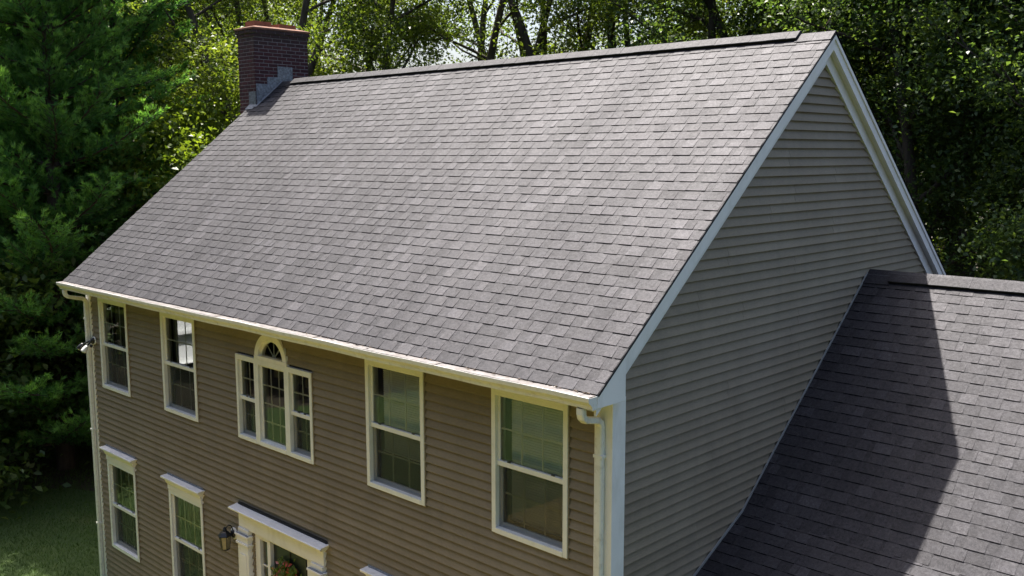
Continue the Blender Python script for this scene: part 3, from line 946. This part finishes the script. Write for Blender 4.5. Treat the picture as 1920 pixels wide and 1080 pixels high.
# ------------------------------------------------------------------ chimney
CX0, CX1, CY0, CY1, CT = -11.755, -11.184, 3.309, 4.515, 9.545
q = MB(); q.box(CX0+.005, CX1-.005, CY0+.005, CY1-.005, GZ, CT)
chimney = q.build('chimney', M['mortar'], house)
q = MB(); q.box(CX0, CX0+.004, CY0+.1, CY1, GZ, CT); q.box(CX0+.012, CX1-.1, CY1-.004, CY1, GZ, CT); q.box(CX0+.012, CX1-.012, CY0, CY0+.004, GZ, 7.4)
q.build('brick_face', M['brick_wall'], chimney)
BL, BH, BD, J = .190, .0545, .095, .0132
def brick_me(lx, ly, lz, seed):
    r = random.Random(seed); b = .004; q = MB()
    j = lambda: r.uniform(-.0012, .0012)
    q.add([(b, 0+j(), b), (lx-b, 0+j(), b), (lx-b, 0+j(), lz-b), (b, 0+j(), lz-b), (0, b, 0), (lx, b, 0), (lx, b, lz), (0, b, lz), (0, ly, 0), (lx, ly, 0), (lx, ly, lz), (0, ly, lz)],
          [(0, 1, 2, 3), (0, 4, 5, 1), (1, 5, 6, 2), (2, 6, 7, 3), (3, 7, 4, 0), (4, 8, 9, 5), (5, 9, 10, 6), (6, 10, 11, 7), (7, 11, 8, 4)])
    return q.mesh('brick', M['brick'])
cache = {}
def brick(Mx, lx):
    key = (round(lx, 3), rng.randrange(4))
    if key not in cache: cache[key] = brick_me(lx, .03, BH, hash(key) & 255)
    link(bpy.data.objects.new('brick', cache[key]), chimney, Mx)
def face_row(z, u0, u1, off, side, out=0.0):
    u = u0-off
    while u < u1-.01:
        a, b = max(u, u0), min(u+BL, u1)
        if b-a > .025:
            o = rng.uniform(-.0015, .0015)-out
            if side == 'front': Mx = Matrix.Translation((a, CY0+o, z))
            else: Mx = Matrix.Translation((CX1-o, a, z)) @ Matrix.Rotation(math.radians(90), 4, 'Z')
            brick(Mx, b-a)
        u += BL+J
nrow = int((CT-7.42)/(BH+J))
for k in range(nrow+1):
    z = CT-(k+1)*(BH+J)
    odd = k % 2
    face_row(z, CX0, CX1-.002, 0 if odd else .1, 'front')
    if z > 8.1: face_row(z, CY0+.012, CY1, .1 if odd else 0, 'right')
# corbelled head
prev = CT+.001
for out, h in ((.012, .0667), (.034, .0667)):
    q = MB(); q.box(CX0-out+.01, CX1+out-.01, CY0-out+.01, CY1+out-.01, prev, prev+h); q.build('corbel_core', M['mortar'], chimney)
    face_row(prev+.005, CX0-out, CX1+out-.002, .06 if out > .02 else .15, 'front', out)
    face_row(prev+.005, CY0-out+.012, CY1+out, .12 if out > .02 else .03, 'right', out)
    prev += h+.001
q = MB(); o1 = .045
q.add([(CX0-o1, CY0-o1, prev), (CX1+o1, CY0-o1, prev), (CX1+o1, CY1+o1, prev), (CX0-o1, CY1+o1, prev), (CX0-o1, CY0-o1, prev+.04), (CX1+o1, CY0-o1, prev+.04), (CX1+o1, CY1+o1, prev+.04), (CX0-o1, CY1+o1, prev+.04),
       (CX0+.12, CY0+.12, prev+.085), (CX1-.12, CY0+.12, prev+.085), (CX1-.12, CY1-.12, prev+.085), (CX0+.12, CY1-.12, prev+.085)],
      [(0, 3, 2, 1), (0, 1, 5, 4), (1, 2, 6, 5), (2, 3, 7, 6), (3, 0, 4, 7), (4, 5, 9, 8), (5, 6, 10, 9), (6, 7, 11, 10), (7, 4, 8, 11), (8, 9, 10, 11)])
def mat_crown():
    m, nt, b = new_mat('stained_crown_mortar')
    g = nt.nodes.new('ShaderNodeNewGeometry')
    c = ramp(nt, noise(nt, 9, 6, .7), [(.3, (.10, .06, .045)), (.5, (.18, .085, .055)), (.7, (.25, .115, .07))])
    nt.links.new(c, b.inputs['Base Color']); b.inputs['Roughness'].default_value = .9
    bump(nt, b, noise(nt, 30, 5), .6, .01)
    return m
M['crown'] = mat_crown()
crown_o = q.build('crown_wash', M['crown'], chimney, bevel=.008)
for yc, hh in ((3.60, .10), (4.16, .085)):
    q = MB(); xc = (CX0+CX1)/2; hw, hd, t = .15, .19, .02; z0 = prev+.075; z1 = prev+.075+hh
    q.box(xc-hw, xc-hw+t, yc-hd, yc+hd, z0, z1); q.box(xc+hw-t, xc+hw, yc-hd, yc+hd, z0, z1); q.box(xc-hw+t, xc+hw-t, yc-hd, yc-hd+t, z0, z1); q.box(xc-hw+t, xc+hw-t, yc+hd-t, yc+hd, z0, z1)
    q.box(xc-hw+t, xc+hw-t, yc-hd+t, yc+hd-t, z0, z0+.01)
    q.build('flue_tile', M['terracotta'], chimney)
# stepped lead flashing on the roof side, apron in front
for y0, y1, zt in ((3.325, 3.575, 8.675), (3.568, 3.812, 8.807), (3.803, 4.136, 9.02)):
    q = MB(); k = .010+.003*(y0 > 3.4)+.003*(y0 > 3.7)
    z0, z1 = roof_z(y0)-.01, roof_z(min(y1, YR))-.01
    poly = [(y0, z0), (min(y1, YR), z1)]+([(y1, roof_z(y1)-.01)] if y1 > YR else [])+[(y1, zt+rng.uniform(-.006, .006)), (y0, zt)]
    q.prism(poly, CX1+.002, CX1+k, 'x')
    q.build('step_flashing', M['lead'], chimney)
q = MB(); q.add([(CX1+.012, CY0-.05, roof_z(CY0-.05)+.018), (CX1+.075, CY0-.05, roof_z(CY0-.05)+.014), (CX1+.075, YR, ZR+.014), (CX1+.012, YR, ZR+.03)], [(0, 1, 2, 3)]); q.build('flashing_foot', M['lead'], chimney)
q = MB(); q.box(XL-.01, CX1+.01, CY0-.008, CY0-.003, roof_z(CY0)-.05, roof_z(CY0)+.27); q.build('apron_flashing', M['lead'], chimney)
q = MB(); q.add([(XL-.02, CY0-.006, roof_z(CY0)+.028), (CX1+.02, CY0-.006, roof_z(CY0)+.028), (CX1+.02, CY0-.10, roof_z(CY0-.10)+.016), (XL-.02, CY0-.10, roof_z(CY0-.10)+.016)], [(0, 3, 2, 1)]); q.build('apron_foot', M['lead'], chimney)

# ------------------------------------------------------------------ lamps on the wall
fl = tag(empty('floodlight', (-11.15, -.03, 4.18)), 'twin-head black floodlight on the wall beside the far corner downspout', 'floodlight')
q = MB(); q.lathe([(.068, 0), (.068, .012), (.06, .018)], (-11.15, -.0265, 4.2), (0, -1, 0), 20); q.build('backplate', M['vinyl'], fl)
q = MB(); q.lathe([(.055, 0), (.052, .035), (.03, .05)], (-11.15, -.041, 4.2), (0, -1, 0), 20); q.build('junction_cover', M['black'], fl, True)
for dx, dz, mt in ((-.15, -.11, 'chrome'), (.0, -.13, 'bulb')):
    q = MB(); c = Vector((-11.15+dx*.35, -.1, 4.185)); e = Vector((-11.15+dx, -.17, 4.2+dz+.04))
    q.tube([(-11.15, -.07, 4.2), c, e], [.018, .016, .016], 8); q.build('arm', M['black'], fl)
    ax = Vector((dx*1.6-.05, -.35, -.55)).normalized()
    q = MB(); q.lathe([(.02, -.02), (.034, 0), (.048, .05), (.052, .085), (.052, .09)], e, ax, 16); h = q.build('lamp_head', M['black'] if mt == 'chrome' else M['vinyl'], fl, True)
    q = MB(); q.lathe([(.047, .0905), (.044, .1), (.03, .108), (.008, .111)], e, ax, 16); q.build('lens', M[mt], h, True)
q = MB(); q.lathe([(.022, 0), (.026, .03), (.02, .05)], (-11.13, -.09, 4.14), (0, -.3, -1), 12); q.build('motion_sensor', M['black'], fl, True)

lx, ly, lz = -6.80, -.17, 1.93
la = tag(empty('wall_lantern', (lx, -.02, lz)), 'black carriage lantern on the wall beside the front door', 'lantern')
q = MB(); q.lathe([(.088, 0), (.086, .014), (.07, .022)], (lx+.02, -.0265, lz+.03), (0, -1, 0), 24); q.build('mounting_block', M['vinyl'], la, True)
q = MB(); q.lathe([(.06, 0), (.055, .015), (.03, .03)], (lx+.02, -.049, lz+.03), (0, -1, 0), 20); q.build('backplate', M['black'], la, True)
q = MB(); pts = []
for i in range(13):
    t = math.pi*(1-i/12*1.0); pts.append((lx+.02-.02*i/12, -.05-.06*(1+math.cos(t)), lz+.05+.12*math.sin(t)))
q.tube(pts, .008, 8); q.build('scroll_arm', M['black'], la, True)
q = MB(); q.lathe([(.104, .03), (.10, .038), (.06, .085), (.028, .10), (.034, .115), (.02, .14), (.008, .16)], (lx, ly, lz), (0, 0, 1), 6); q.build('roof_cap', M['black'], la)
q = MB(); q.lathe([(.058, -.16), (.078, .028)], (lx, ly, lz), (0, 0, 1), 6); q.build('glass_body', M['amber'], la)
cg = MB()
a0 = Vector((0, 0, 1)).orthogonal().normalized(); b0_ = Vector((0, 0, 1)).cross(a0)
for k in range(6):
    t = math.pi/3*k; d = a0*math.cos(t)+b0_*math.sin(t); c = Vector((lx, ly, lz))
    cg.tube([c+d*.081+Vector((0, 0, .028)), c+d*.061+Vector((0, 0, -.16))], .006, 6)
cg.build('cage', M['black'], la)
q = MB(); q.lathe([(.012, -.2), (.03, -.185), (.062, -.175), (.062, -.161)], (lx, ly, lz), (0, 0, 1), 6); q.build('base_cup', M['black'], la)

# ------------------------------------------------------------------ blinds, curtains, wreath
def blind(x0, x1, z0, z1, label, y=.145):
    b = tag(empty('window_blind', ((x0+x1)/2, y, z0)), label, 'blind', 'white blinds in the upstairs windows')
    q = MB(); q.box(x0, x1, y-.03, y+.03, z1, z1+.05); q.build('headrail', M['blind'], b)
    q = MB(); z = z0+.02
    while z < z1:
        q.add([(x0, y-.010, z-.0135), (x1, y-.010, z-.0135), (x1, y-.006, z+.002), (x0, y-.006, z+.002), (x1, y+.006, z+.0135), (x0, y+.006, z+.0135)], [(0, 1, 2, 3), (3, 2, 4, 5)]); z += .027
    o = q.build('slats', M['blind'], b); o['kind'] = 'stuff'
    q = MB(); q.box(x0, x1, y-.02, y+.02, z0-.02, z0); q.build('bottom_rail', M['blind'], b)
    for xx in (x0+.18, x1-.18):
        q = MB(); q.tube([(xx, y-.026, z0), (xx, y-.026, z1)], .002, 4); q.build('ladder_cord', M['blind'], b)
blind(UPX[2]+.12, UPX[2]+WW-.06, 3.86, 4.86, 'white blind lowered partway inside the upstairs window nearest the half-round window')
blind(UPX[3]+.12, UPX[3]+WW-.06, 3.56, 4.86, 'white blind lowered fully inside the upstairs window nearest the front corner')
def curtain(x0, x1, z0, z1, label, y=.22, amp=.03, folds=5, mat='fabric', group=None, bottom_wave=0):
    nx, nz = folds*8, 4; vs = []; fs = []
    for th in (0, .004):
        for j in range(nz+1):
            for i in range(nx+1):
                u = i/nx; ph = 2*math.pi*folds*u
                z = z0+(z1-z0)*j/nz+(bottom_wave*math.sin(ph*.5) if j == 0 else 0)
                vs.append((x0+(x1-x0)*u, y+th+amp*math.sin(ph)*(1.1-.5*j/nz)+.01*math.sin(ph*2.3), z))
    N = (nx+1)*(nz+1)
    for j in range(nz):
        for i in range(nx):
            a = j*(nx+1)+i; fs += [(a, a+1, a+nx+2, a+nx+1), (a+N, a+nx+1+N, a+nx+2+N, a+1+N)]
    o = MB().add(vs, fs).build('curtain', M[mat], None, True)
    return tag(o, label, 'curtain', group)
curtain(UPX[0]+.06, UPX[0]+.50, 3.5, 4.95, 'pale curtain drawn aside in the upstairs window by the floodlight')
curtain(UPX[0]+.06, UPX[0]+.62, LOZ0, LOZ1, 'pale curtain in the downstairs window nearest the far corner')
curtain(UPX[1]+.06, UPX[1]+.55, LOZ0, LOZ1, 'pale curtain in the downstairs window beside the lantern')
curtain(PAL[0]+.03, PAL[0]+.30, 3.45, 4.6, 'narrow pale curtain in the slim sash left of the half-round window')
curtain(xa+.02, xb-.02, 4.33, 4.62, 'short pale valance across the middle light under the half-round window', amp=.02, folds=7, bottom_wave=.02)
curtain(xb+.05, PAL[1]-.02, 4.30, 4.62, 'short pale valance in the slim sash right of the half-round window', amp=.02, folds=5, bottom_wave=.02)

wr = tag(empty('flower_wreath', (-5.5, -.02, 1.62)), 'round wreath of red and pink flowers hanging on the dark front door', 'wreath')
r = random.Random(9)
qs = {'foliage': MB(), 'red_flowers': MB(), 'pink_flowers': MB()}
for key, cnt, sz in (('foliage', 700, .045), ('red_flowers', 260, .03), ('pink_flowers', 110, .028)):
    for _ in range(cnt):
        t = r.uniform(0, 6.283); rad = r.gauss(.15, .07); c = Vector((-5.5+rad*math.cos(t), .02-abs(r.gauss(.03, .03)), 1.66+rad*math.sin(t)))
        n_ = Vector((r.gauss(0, .6), -1, r.gauss(.4, .6))).normalized(); a = n_.orthogonal().normalized(); a = Matrix.Rotation(r.uniform(0, 6.28), 3, n_) @ a; b = n_.cross(a)
        s_ = sz*r.uniform(.6, 1.2)
        qs[key].add([c+a*s_, c+b*s_*.6+n_*.006, c-a*s_, c-b*s_*.6+n_*.006], [(0, 1, 2, 3)], r.random())
qs['foliage'].build('foliage', M['leaf_yellow'], wr); qs['red_flowers'].build('red_flowers', M['flower'], wr); qs['pink_flowers'].build('pink_flowers', M['flower_pink'], wr)
for o in wr.children: o['kind'] = 'stuff'

# ------------------------------------------------------------------ trees
def tubes_np(segs, sides):
    """segs: list of (pts (n,3), radii (n,)) -> V, F quads"""
    V = []; F = []; b = 0
    ang = np.linspace(0, 2*np.pi, sides, endpoint=False)
    for pts, rad in segs:
        pts = np.asarray(pts, float); n = len(pts)
        d = np.gradient(pts, axis=0); d /= np.linalg.norm(d, axis=1)[:, None]+1e-9
        ref = np.array([1., 0, 0]) if abs(d[0][2]) > .7 else np.array([0, 0, 1.])
        a = np.cross(d, ref); a /= np.linalg.norm(a, axis=1)[:, None]+1e-9
        c = np.cross(d, a)
        ring = pts[:, None, :]+np.asarray(rad)[:, None, None]*(a[:, None, :]*np.cos(ang)[None, :, None]+c[:, None, :]*np.sin(ang)[None, :, None])
        V.append(ring.reshape(-1, 3))
        i = np.arange(n-1)[:, None]*sides+np.arange(sides)[None, :]
        j = np.arange(n-1)[:, None]*sides+(np.arange(sides)[None, :]+1) % sides
        F.append(np.stack([i, j, j+sides, i+sides], -1).reshape(-1, 4)+b)
        b += n*sides
    return V, F, b

def join_tubes(groups):
    V = []; F = []; off = 0
    for segs, sides in groups:
        if not segs: continue
        v, f, n = tubes_np(segs, sides)
        V += v; F += [q+off for q in f]; off += n
    return np.concatenate(V), np.concatenate(F)

def leaves_np(C, size, R, upbias=.9, aspect=.6):
    n = len(C)
    nr = R.normal(size=(n, 3)); nr[:, 2] += upbias*1.3; nr /= np.linalg.norm(nr, axis=1)[:, None]
    t = R.normal(size=(n, 3)); t -= (t*nr).sum(1)[:, None]*nr; t /= np.linalg.norm(t, axis=1)[:, None]
    b = np.cross(nr, t)
    L = size*R.uniform(.5, 1.4, n); W = L*aspect*R.uniform(.8, 1.15, n)
    fold = W*.22
    V = np.stack([C+t*L[:, None]*.5-nr*(L*.12)[:, None], C+b*W[:, None]*.5+nr*fold[:, None]+t*(L*.05)[:, None], C-t*L[:, None]*.5, C-b*W[:, None]*.5+nr*fold[:, None]+t*(L*.05)[:, None]], 1)
    return V.reshape(-1, 3), np.arange(4*n).reshape(n, 4)

def unit(v): return v/(np.linalg.norm(v)+1e-9)

def curve(p, d, L, n, R, up=0.0, wob=.12):
    pts = [p]; d = unit(d)
    for _ in range(n):
        d = unit(d+R.normal(size=3)*wob+np.array([0, 0, up])); pts.append(pts[-1]+d*L/n)
    return np.array(pts)

def broadleaf(seed, H, base, rad, nleaf, leaf, mat, lean=.03, fork=False, sparse=1.0, limbs=20):
    R = np.random.default_rng(seed)
    big, mid, fine = [], [], []
    tips = []
    stems = []
    d0 = np.array([R.normal()*lean, R.normal()*lean, 1.0])
    tr = H*.0115+.03
    if fork:
        f = H*R.uniform(.28, .4)
        st = curve(np.zeros(3), d0, f, 5, R, .05, .04)
        big.append((st, np.linspace(tr*1.25, tr, 6)))
        for k in range(3):
            a = 2*np.pi*(k/3+R.uniform(-.1, .1)); dd = np.array([math.cos(a)*.42, math.sin(a)*.42, 1.])
            s2 = curve(st[-1], dd, H*.62, 10, R, .04, .07); stems.append((s2, tr*.68))
            big.append((s2, np.linspace(tr*.7, .025, 11)))
    else:
        s2 = curve(np.zeros(3), d0, H*.96, 16, R, .06, .045)
        big.append((s2, np.concatenate([[tr*1.35], np.linspace(tr, .025, 16)])))
        stems.append((s2, tr))
    per = max(5, int(limbs/len(stems)))
    for st, r0 in stems:
        zmin = max(base, st[0][2])
        for k in range(per):
            z = zmin+(H*.97-zmin)*((k+R.uniform(.1, .9))/per)
            idx = np.searchsorted(st[:, 2], z); idx = min(max(idx, 1), len(st)-1)
            t = (z-st[idx-1][2])/(st[idx][2]-st[idx-1][2]+1e-6); p = st[idx-1]+(st[idx]-st[idx-1])*min(max(t, 0), 1)
            u = (z-base)/(H-base)
            prof = (.55+.9*u)*(1-u**2.4)+.12 if u < 1 else .1
            L = rad*prof*R.uniform(.75, 1.2)
            a = k*2.39996+R.uniform(-.5, .5)
            el = .25+.75*u+R.uniform(-.2, .2)
            lb = curve(p, np.array([math.cos(a), math.sin(a), el]), L, 7, R, .02, .13)
            rr = max(.018, r0*.42*(1-u*.6))
            mid.append((lb, np.linspace(rr, .010, 8)))
            ns = 7
            for s in range(ns):
                i = 1+int((s+R.uniform(0, .9))*6.2/ns); i = min(i, 7)
                q = lb[i]; dd = unit(lb[min(i+1, 7)]-lb[i-1])+R.normal(size=3)*.65
                L2 = L*R.uniform(.22, .42)*(1.15-.07*i)
                sb = curve(q, dd, L2, 4, R, .0, .2)
                fine.append((sb, np.linspace(max(.008, rr*.35), .005, 5)))
                for e in range(5):
                    tips.append(sb[min(4, 1+e)]+R.normal(size=3)*L2*.16)
            tips.append(lb[-1])
    tips = np.array(tips)
    keep = R.random(len(tips)) < sparse
    tips = tips[keep]
    wt = R.uniform(.3, 1.7, len(tips)); wt /= wt.sum()
    which = R.choice(len(tips), nleaf, p=wt)
    spread = R.uniform(.20, .46, len(tips))[which]
    off = R.normal(size=(nleaf, 3))*spread[:, None]; off[:, 2] *= .6
    off[:, 2] -= np.linalg.norm(off[:, :2], axis=1)*.25
    C = tips[which]+off
    clt = R.uniform(0, 1, len(tips))[which]
    V, F = leaves_np(C, leaf, R)
    tint = np.clip(.55*clt+.45*R.random(nleaf)+.0, 0, 1)
    tv, tf = join_tubes([(big, 9), (mid, 5), (fine, 3)])
    return np_mesh('trunk', tv, tf, M['bark']), np_mesh('crown', V, F, M[mat], tint)

def pine(seed, H, base, rad, mat='needle', fine_n=13):
    R = np.random.default_rng(seed)
    st = curve(np.zeros(3), np.array([0, 0, 1.]), H, 16, R, .05, .015)
    big = [(st, np.linspace(H*.0095+.03, .03, 17))]; mid = []; fine = []
    TP = []; TD = []; TT = []
    z = base; w = 0
    while z < H*.98:
        u = (z-base)/(H-base)
        L0 = rad*(1-u)**.75*(.9 if u > .12 else .75+u)
        nb = 7
        for k in range(nb):
            a = 2*np.pi*(k/nb)+w*.9+R.uniform(-.25, .25)
            L = max(.5, L0*R.uniform(.65, 1.15))
            idx = min(15, int(z/H*16)); p = st[idx]+(st[idx+1]-st[idx])*(z/H*16-idx)
            el = R.uniform(-.08, .22)+.5*u
            br = curve(p, np.array([math.cos(a), math.sin(a), el]), L, 8, R, .035, .05)
            mid.append((br, np.linspace(.012+L*.009, .008, 9)))
            nsub = int(L*8)+4
            for s in range(nsub):
                f = .06+.94*(s+R.random())/nsub
                i = min(7, int(f*8)); q = br[i]+(br[i+1]-br[i])*(f*8-i)
                dmain = unit(br[i+1]-br[i]); side = np.cross(dmain, [0, 0, 1.])*(1 if s % 2 else -1)
                dd = dmain*.8+side*R.uniform(.4, 1.0)+np.array([0, 0, R.uniform(-.05, .35)])
                L2 = R.uniform(.6, 1.1)*(1.2-f*.85)*min(1.35, .45+L*.22)+.15
                sb = curve(q, dd, L2, 4, R, .05, .08)
                fine.append((sb, np.linspace(.010, .004, 5)))
                m_ = max(3, int(L2*10))
                for e in range(m_):
                    g = (e+.6)/m_; j = min(3, int(g*4)); tp = sb[j]+(sb[j+1]-sb[j])*(g*4-j)
                    TT.append(.75*g*min(1, .35+f*.75)); TP.append(tp+R.normal(size=3)*.03); TD.append(unit(unit(sb[j+1]-sb[j])+R.normal(size=3)*.35+np.array([0, 0, .28])))  # tint lightens outward, painting sunlit tips as well as new growth
        z += R.uniform(.6, 1.0); w += 1
    TP = np.array(TP); TD = np.array(TD); n = len(TP)
    k = fine_n
    D = np.repeat(TD, k, 0)+R.normal(size=(n*k, 3))*.42; D /= np.linalg.norm(D, axis=1)[:, None]
    P = np.repeat(TP, k, 0)+R.normal(size=(n*k, 3))*.012
    Ln = R.uniform(.10, .17, n*k)[:, None]
    S = np.cross(D, R.normal(size=(n*k, 3))); S /= np.linalg.norm(S, axis=1)[:, None]+1e-9
    wd = .013
    V = np.stack([P-S*wd, P+S*wd, P+D*Ln], 1).reshape(-1, 3)
    F = np.arange(3*n*k).reshape(-1, 3)
    tint = np.clip(np.repeat(np.array(TT)+R.random(n)*.2, k)+R.random(n*k)*.15, 0, 1)
    tv, tf = join_tubes([(big, 9), (mid, 5), (fine, 3)])
    return np_mesh('trunk', tv, tf, M['bark_pine']), np_mesh('crown', V, F, M[mat], tint)

kinds = {
 'a': broadleaf(11, 19, 3.0, 4.6, 40000, .118, 'leaf'),
 'b': broadleaf(12, 21, 4.0, 5.0, 40000, .12, 'leaf', fork=True),
 'c': broadleaf(13, 17, 1.8, 4.2, 44000, .108, 'leaf_dark'),
 'd': broadleaf(14, 20, 2.2, 4.8, 46000, .112, 'leaf_dark', fork=True),
 'e': broadleaf(15, 20, 5.0, 4.6, 23000, .122, 'leaf', fork=True, sparse=.6),
 'y': broadleaf(16, 9.6, 1.5, 2.9, 17000, .135, 'leaf_yellow', limbs=18),
 's': broadleaf(17, 4.2, .3, 2.2, 9000, .15, 'leaf_dark', limbs=14),
 'P': pine(21, 21, .7, 4.9),
 'Q': pine(22, 18, 2.2, 4.2),
}
first = {}
def tree(name, kind, x, y, rot, scale, label, group=None, cat='tree'):
    root = empty(name, (x, y, GZ))
    S = Matrix.Translation((x, y, GZ)) @ Matrix.Rotation(rot, 4, 'Z') @ Matrix.Diagonal((scale, scale, scale, 1))
    for nm, me in zip(('trunk', 'crown'), kinds[kind]):
        link(bpy.data.objects.new(nm, me), root, S)
    return tag(root, label, cat, group)

PL = 'pines beyond the far end of the house'
BL_ = 'broadleaf trees behind the house'
RL = 'broadleaf trees behind the side wing'
tree('pine_tree', 'P', -19.6, 2.6, .3, 1.0, 'big dark pine with layered boughs at the left edge, behind the lawn', PL)
tree('pine_tree', 'Q', -22.2, 6.0, 1.9, 1.08, 'pine with a dark bare trunk showing, between the big pine and the yellow-green maple', PL)
tree('pine_tree', 'P', -22.6, 3.4, 2.6, .95, 'dense pine standing close behind the big pine at the left edge', PL)
tree('pine_tree', 'Q', -27.5, -1.2, 4.0, 1.05, 'farther pine glimpsed behind the big pine at the left edge', PL)
tree('maple_sapling', 'y', -18.4, 6.1, 1.0, 1.0, 'small yellow-green sunlit maple just left of the chimney')
BT = [
 ('b', -26.0, 16.0, 3.0, .95, 'broadleaf tree far behind, just right of the chimney top'),
 ('a', -22.3, 14.2, 1.7, .9, 'bright green tree farther behind, between the chimney and the sparse tree'),
 ('a', -24.5, 11.6, 0.4, 1.0, 'sunlit broadleaf tree rising over the yellow-green maple'),
 ('b', -20.4, 10.0, 2.2, .95, 'broadleaf tree directly behind the brick chimney'),
 ('a', -18.6, 12.0, 3.3, .92, 'bright green tree just right of the chimney with thin dark stems'),
 ('e', -17.6, 16.2, .9, 1.0, 'sparse tree with sky showing through, above the left part of the ridge'),
 ('e', -18.9, 19.0, 4.1, 1.0, 'sparse tree farther back, left of the forked tree above the ridge'),
 ('e', -14.9, 17.6, 2.6, 1.05, 'forked tree with dark spreading limbs against the sky, above the middle of the ridge'),
 ('a', -13.3, 18.6, 5.1, .95, 'leafy tree right of the forked tree above the ridge'),
 ('c', -10.6, 17.4, 1.1, 1.1, 'dark leafy tree above the right part of the ridge'),
 ('b', -9.6, 20.4, 4.4, 1.0, 'broadleaf tree above the ridge, left of where the ridge vent ends'),
 ('a', -7.7, 18.2, .2, .95, 'sunlit leafy tree behind the end of the ridge vent'),
 ('d', -6.3, 20.0, 2.9, 1.0, 'broadleaf tree directly behind the gable peak'),
]
for k, x, y, a, s, lab in BT: tree('broadleaf_tree', k, x, y, a, s, lab, BL_)
RT_ = [
 ('c', -4.3, 17.8, 3.9, 1.05, 'dark broadleaf tree just right of the gable peak'),
 ('d', -3.4, 19.6, 1.4, 1.0, 'dark forked tree over the back slope of the gable'),
 ('d', -2.2, 16.4, 5.2, .95, 'dark tree with a thick trunk behind the wing ridge'),
 ('c', -.6, 17.0, .5, 1.1, 'dark broadleaf tree at the right edge, behind the wing ridge'),
 ('a', -5.6, 25.5, 2.0, 1.0, 'sunlit tree seen through a gap behind the gable'),
 ('a', -1.9, 24.0, 4.1, 1.0, 'sunlit tree seen through the dark trunks at the right edge'),
]
for k, x, y, a, s, lab in RT_: tree('broadleaf_tree', k, x, y, a, s, lab, RL)
for k, x, y, a, s_, lab in [('c', -3.2, 15.2, 2.2, .95, 'leafy tree close behind the lower end of the gable'), ('c', -.9, 15.0, .9, .95, 'leafy tree close behind the wing ridge at the right edge'), ('a', 1.2, 16.5, .9, .75, 'leafy tree beyond the wing ridge, past the right edge')]:
    tree('broadleaf_tree', k, x, y, a, s_, lab, RL)
FAR = [('b', -34, 12, .3), ('d', -37, 6, 1.2), ('b', -31, 17, 2.5), ('c', -40, 18, .8), ('b', -8.5, 28, 3.0), ('d', -5, 31, 1.9), ('b', -1.5, 30, .9), ('c', 2, 22, 2.2), ('c', 3, 28, 1.6), ('d', -9, 34, .1), ('c', -36, -3, 3.4), ('c', -44, 6, 4.4)]
for i, (k, x, y, a) in enumerate(FAR):
    side = 'left' if x < -20 else 'right'
    tree('broadleaf_tree', k, x, y, a, 1.05, 'farther tree of the dark wood behind the pines and the maple' if side == 'left' else 'farther tree of the dark wood behind the gable and the wing',
         'far trees behind the pines' if side == 'left' else 'far trees behind the gable')
for x, y, a, s, lab in [(-22.6, 1.2, 1.3, 1.5, 'tall dark shrub behind the big pine trunk'), (-22.0, 7.2, 5.3, 1.4, 'dark shrub in the shade behind the house end'), (-24.0, -1.0, .2, 1.6, 'tall dark shrub farther back in the shade at the left border'), (-19.0, .4, .3, 1.25, 'dark leafy shrub at the lawn edge under the big pine'), (-19.8, 4.0, 2.0, 1.3, 'dark leafy shrub beside the house corner at the lawn edge'), (-20.5, -1.5, 4.1, 1.3, 'dark leafy shrub at the lawn edge at the left border of the picture')]:
    tree('shrub', 's', x, y, a, s, lab, 'shrubs along the lawn edge', 'shrub')

# wood far behind: one mass
R = np.random.default_rng(5)
n = 200000
th = np.concatenate([R.uniform(math.radians(147), math.radians(166), n//2), R.uniform(math.radians(60), math.radians(127), n-n//2)])
dd = R.uniform(44, 58, n)
zz_ = GZ+R.beta(1.5, 1.6, n)*17
cc = R.integers(0, n//60, n); cl = R.permutation(n)[:n//60+1]; dd = dd[cl][cc]; th = th[cl][cc]; zz_ = zz_[cl][cc]
clump = R.normal(size=(n, 3))*np.array([.8, .8, .5])
C = np.stack([5.4+np.cos(th)*dd, -7+np.sin(th)*dd, zz_], 1)+clump
V, F = leaves_np(C, .34, R)
o = bpy.data.objects.new('distant_woods', np_mesh('distant_woods', V, F, M['leaf_dark'], R.random(n)))
tag(link(o), 'dark leafy mass of far woodland behind the trees', 'woodland', kind='stuff')

# unseen wood across the front lawn, mirrored in the panes, shaped to block sky light
n = 150000
th = R.uniform(math.radians(185), math.radians(335), n)
dd = R.uniform(22, 30, n)+1.5*np.sin(th*9)
top = 22+3*np.sin(th*7)+2*np.sin(th*17)
zz_ = GZ+R.beta(1.3, 1.3, n)*top
C = np.stack([-4+np.cos(th)*dd*1.15, -7+np.sin(th)*dd, zz_], 1)+R.normal(size=(n, 3))*.3
V, F = leaves_np(C, .7, R)
o = bpy.data.objects.new('facing_woods', np_mesh('facing_woods', V, F, M['leaf_shade'], R.random(n)))
tag(link(o), 'unseen leafy woodland across the front lawn, added to block sky light', 'woodland', kind='stuff')

# grass on the visible corner of lawn
n = 60000
gx = R.uniform(-22.5, -11.6, n); gy = R.uniform(-4.5, 4.5, n)
ok = np.ones(n, bool); n = ok.sum()
P = np.stack([gx, gy, np.full(n, GZ-.005)], 1)
h = R.uniform(.035, .085, n)
a = R.uniform(0, 2*np.pi, n); S = np.stack([np.cos(a), np.sin(a), np.zeros(n)], 1)*.006
tip = P+np.stack([R.normal(size=n)*.025, R.normal(size=n)*.025, h], 1)
V = np.stack([P-S, P+S, tip], 1).reshape(-1, 3)
o = bpy.data.objects.new('grass', np_mesh('grass', V, np.arange(3*n).reshape(-1, 3), M['grass'], R.random(n)))
tag(link(o), 'short green lawn grass beside the far corner of the house', 'grass', kind='stuff')
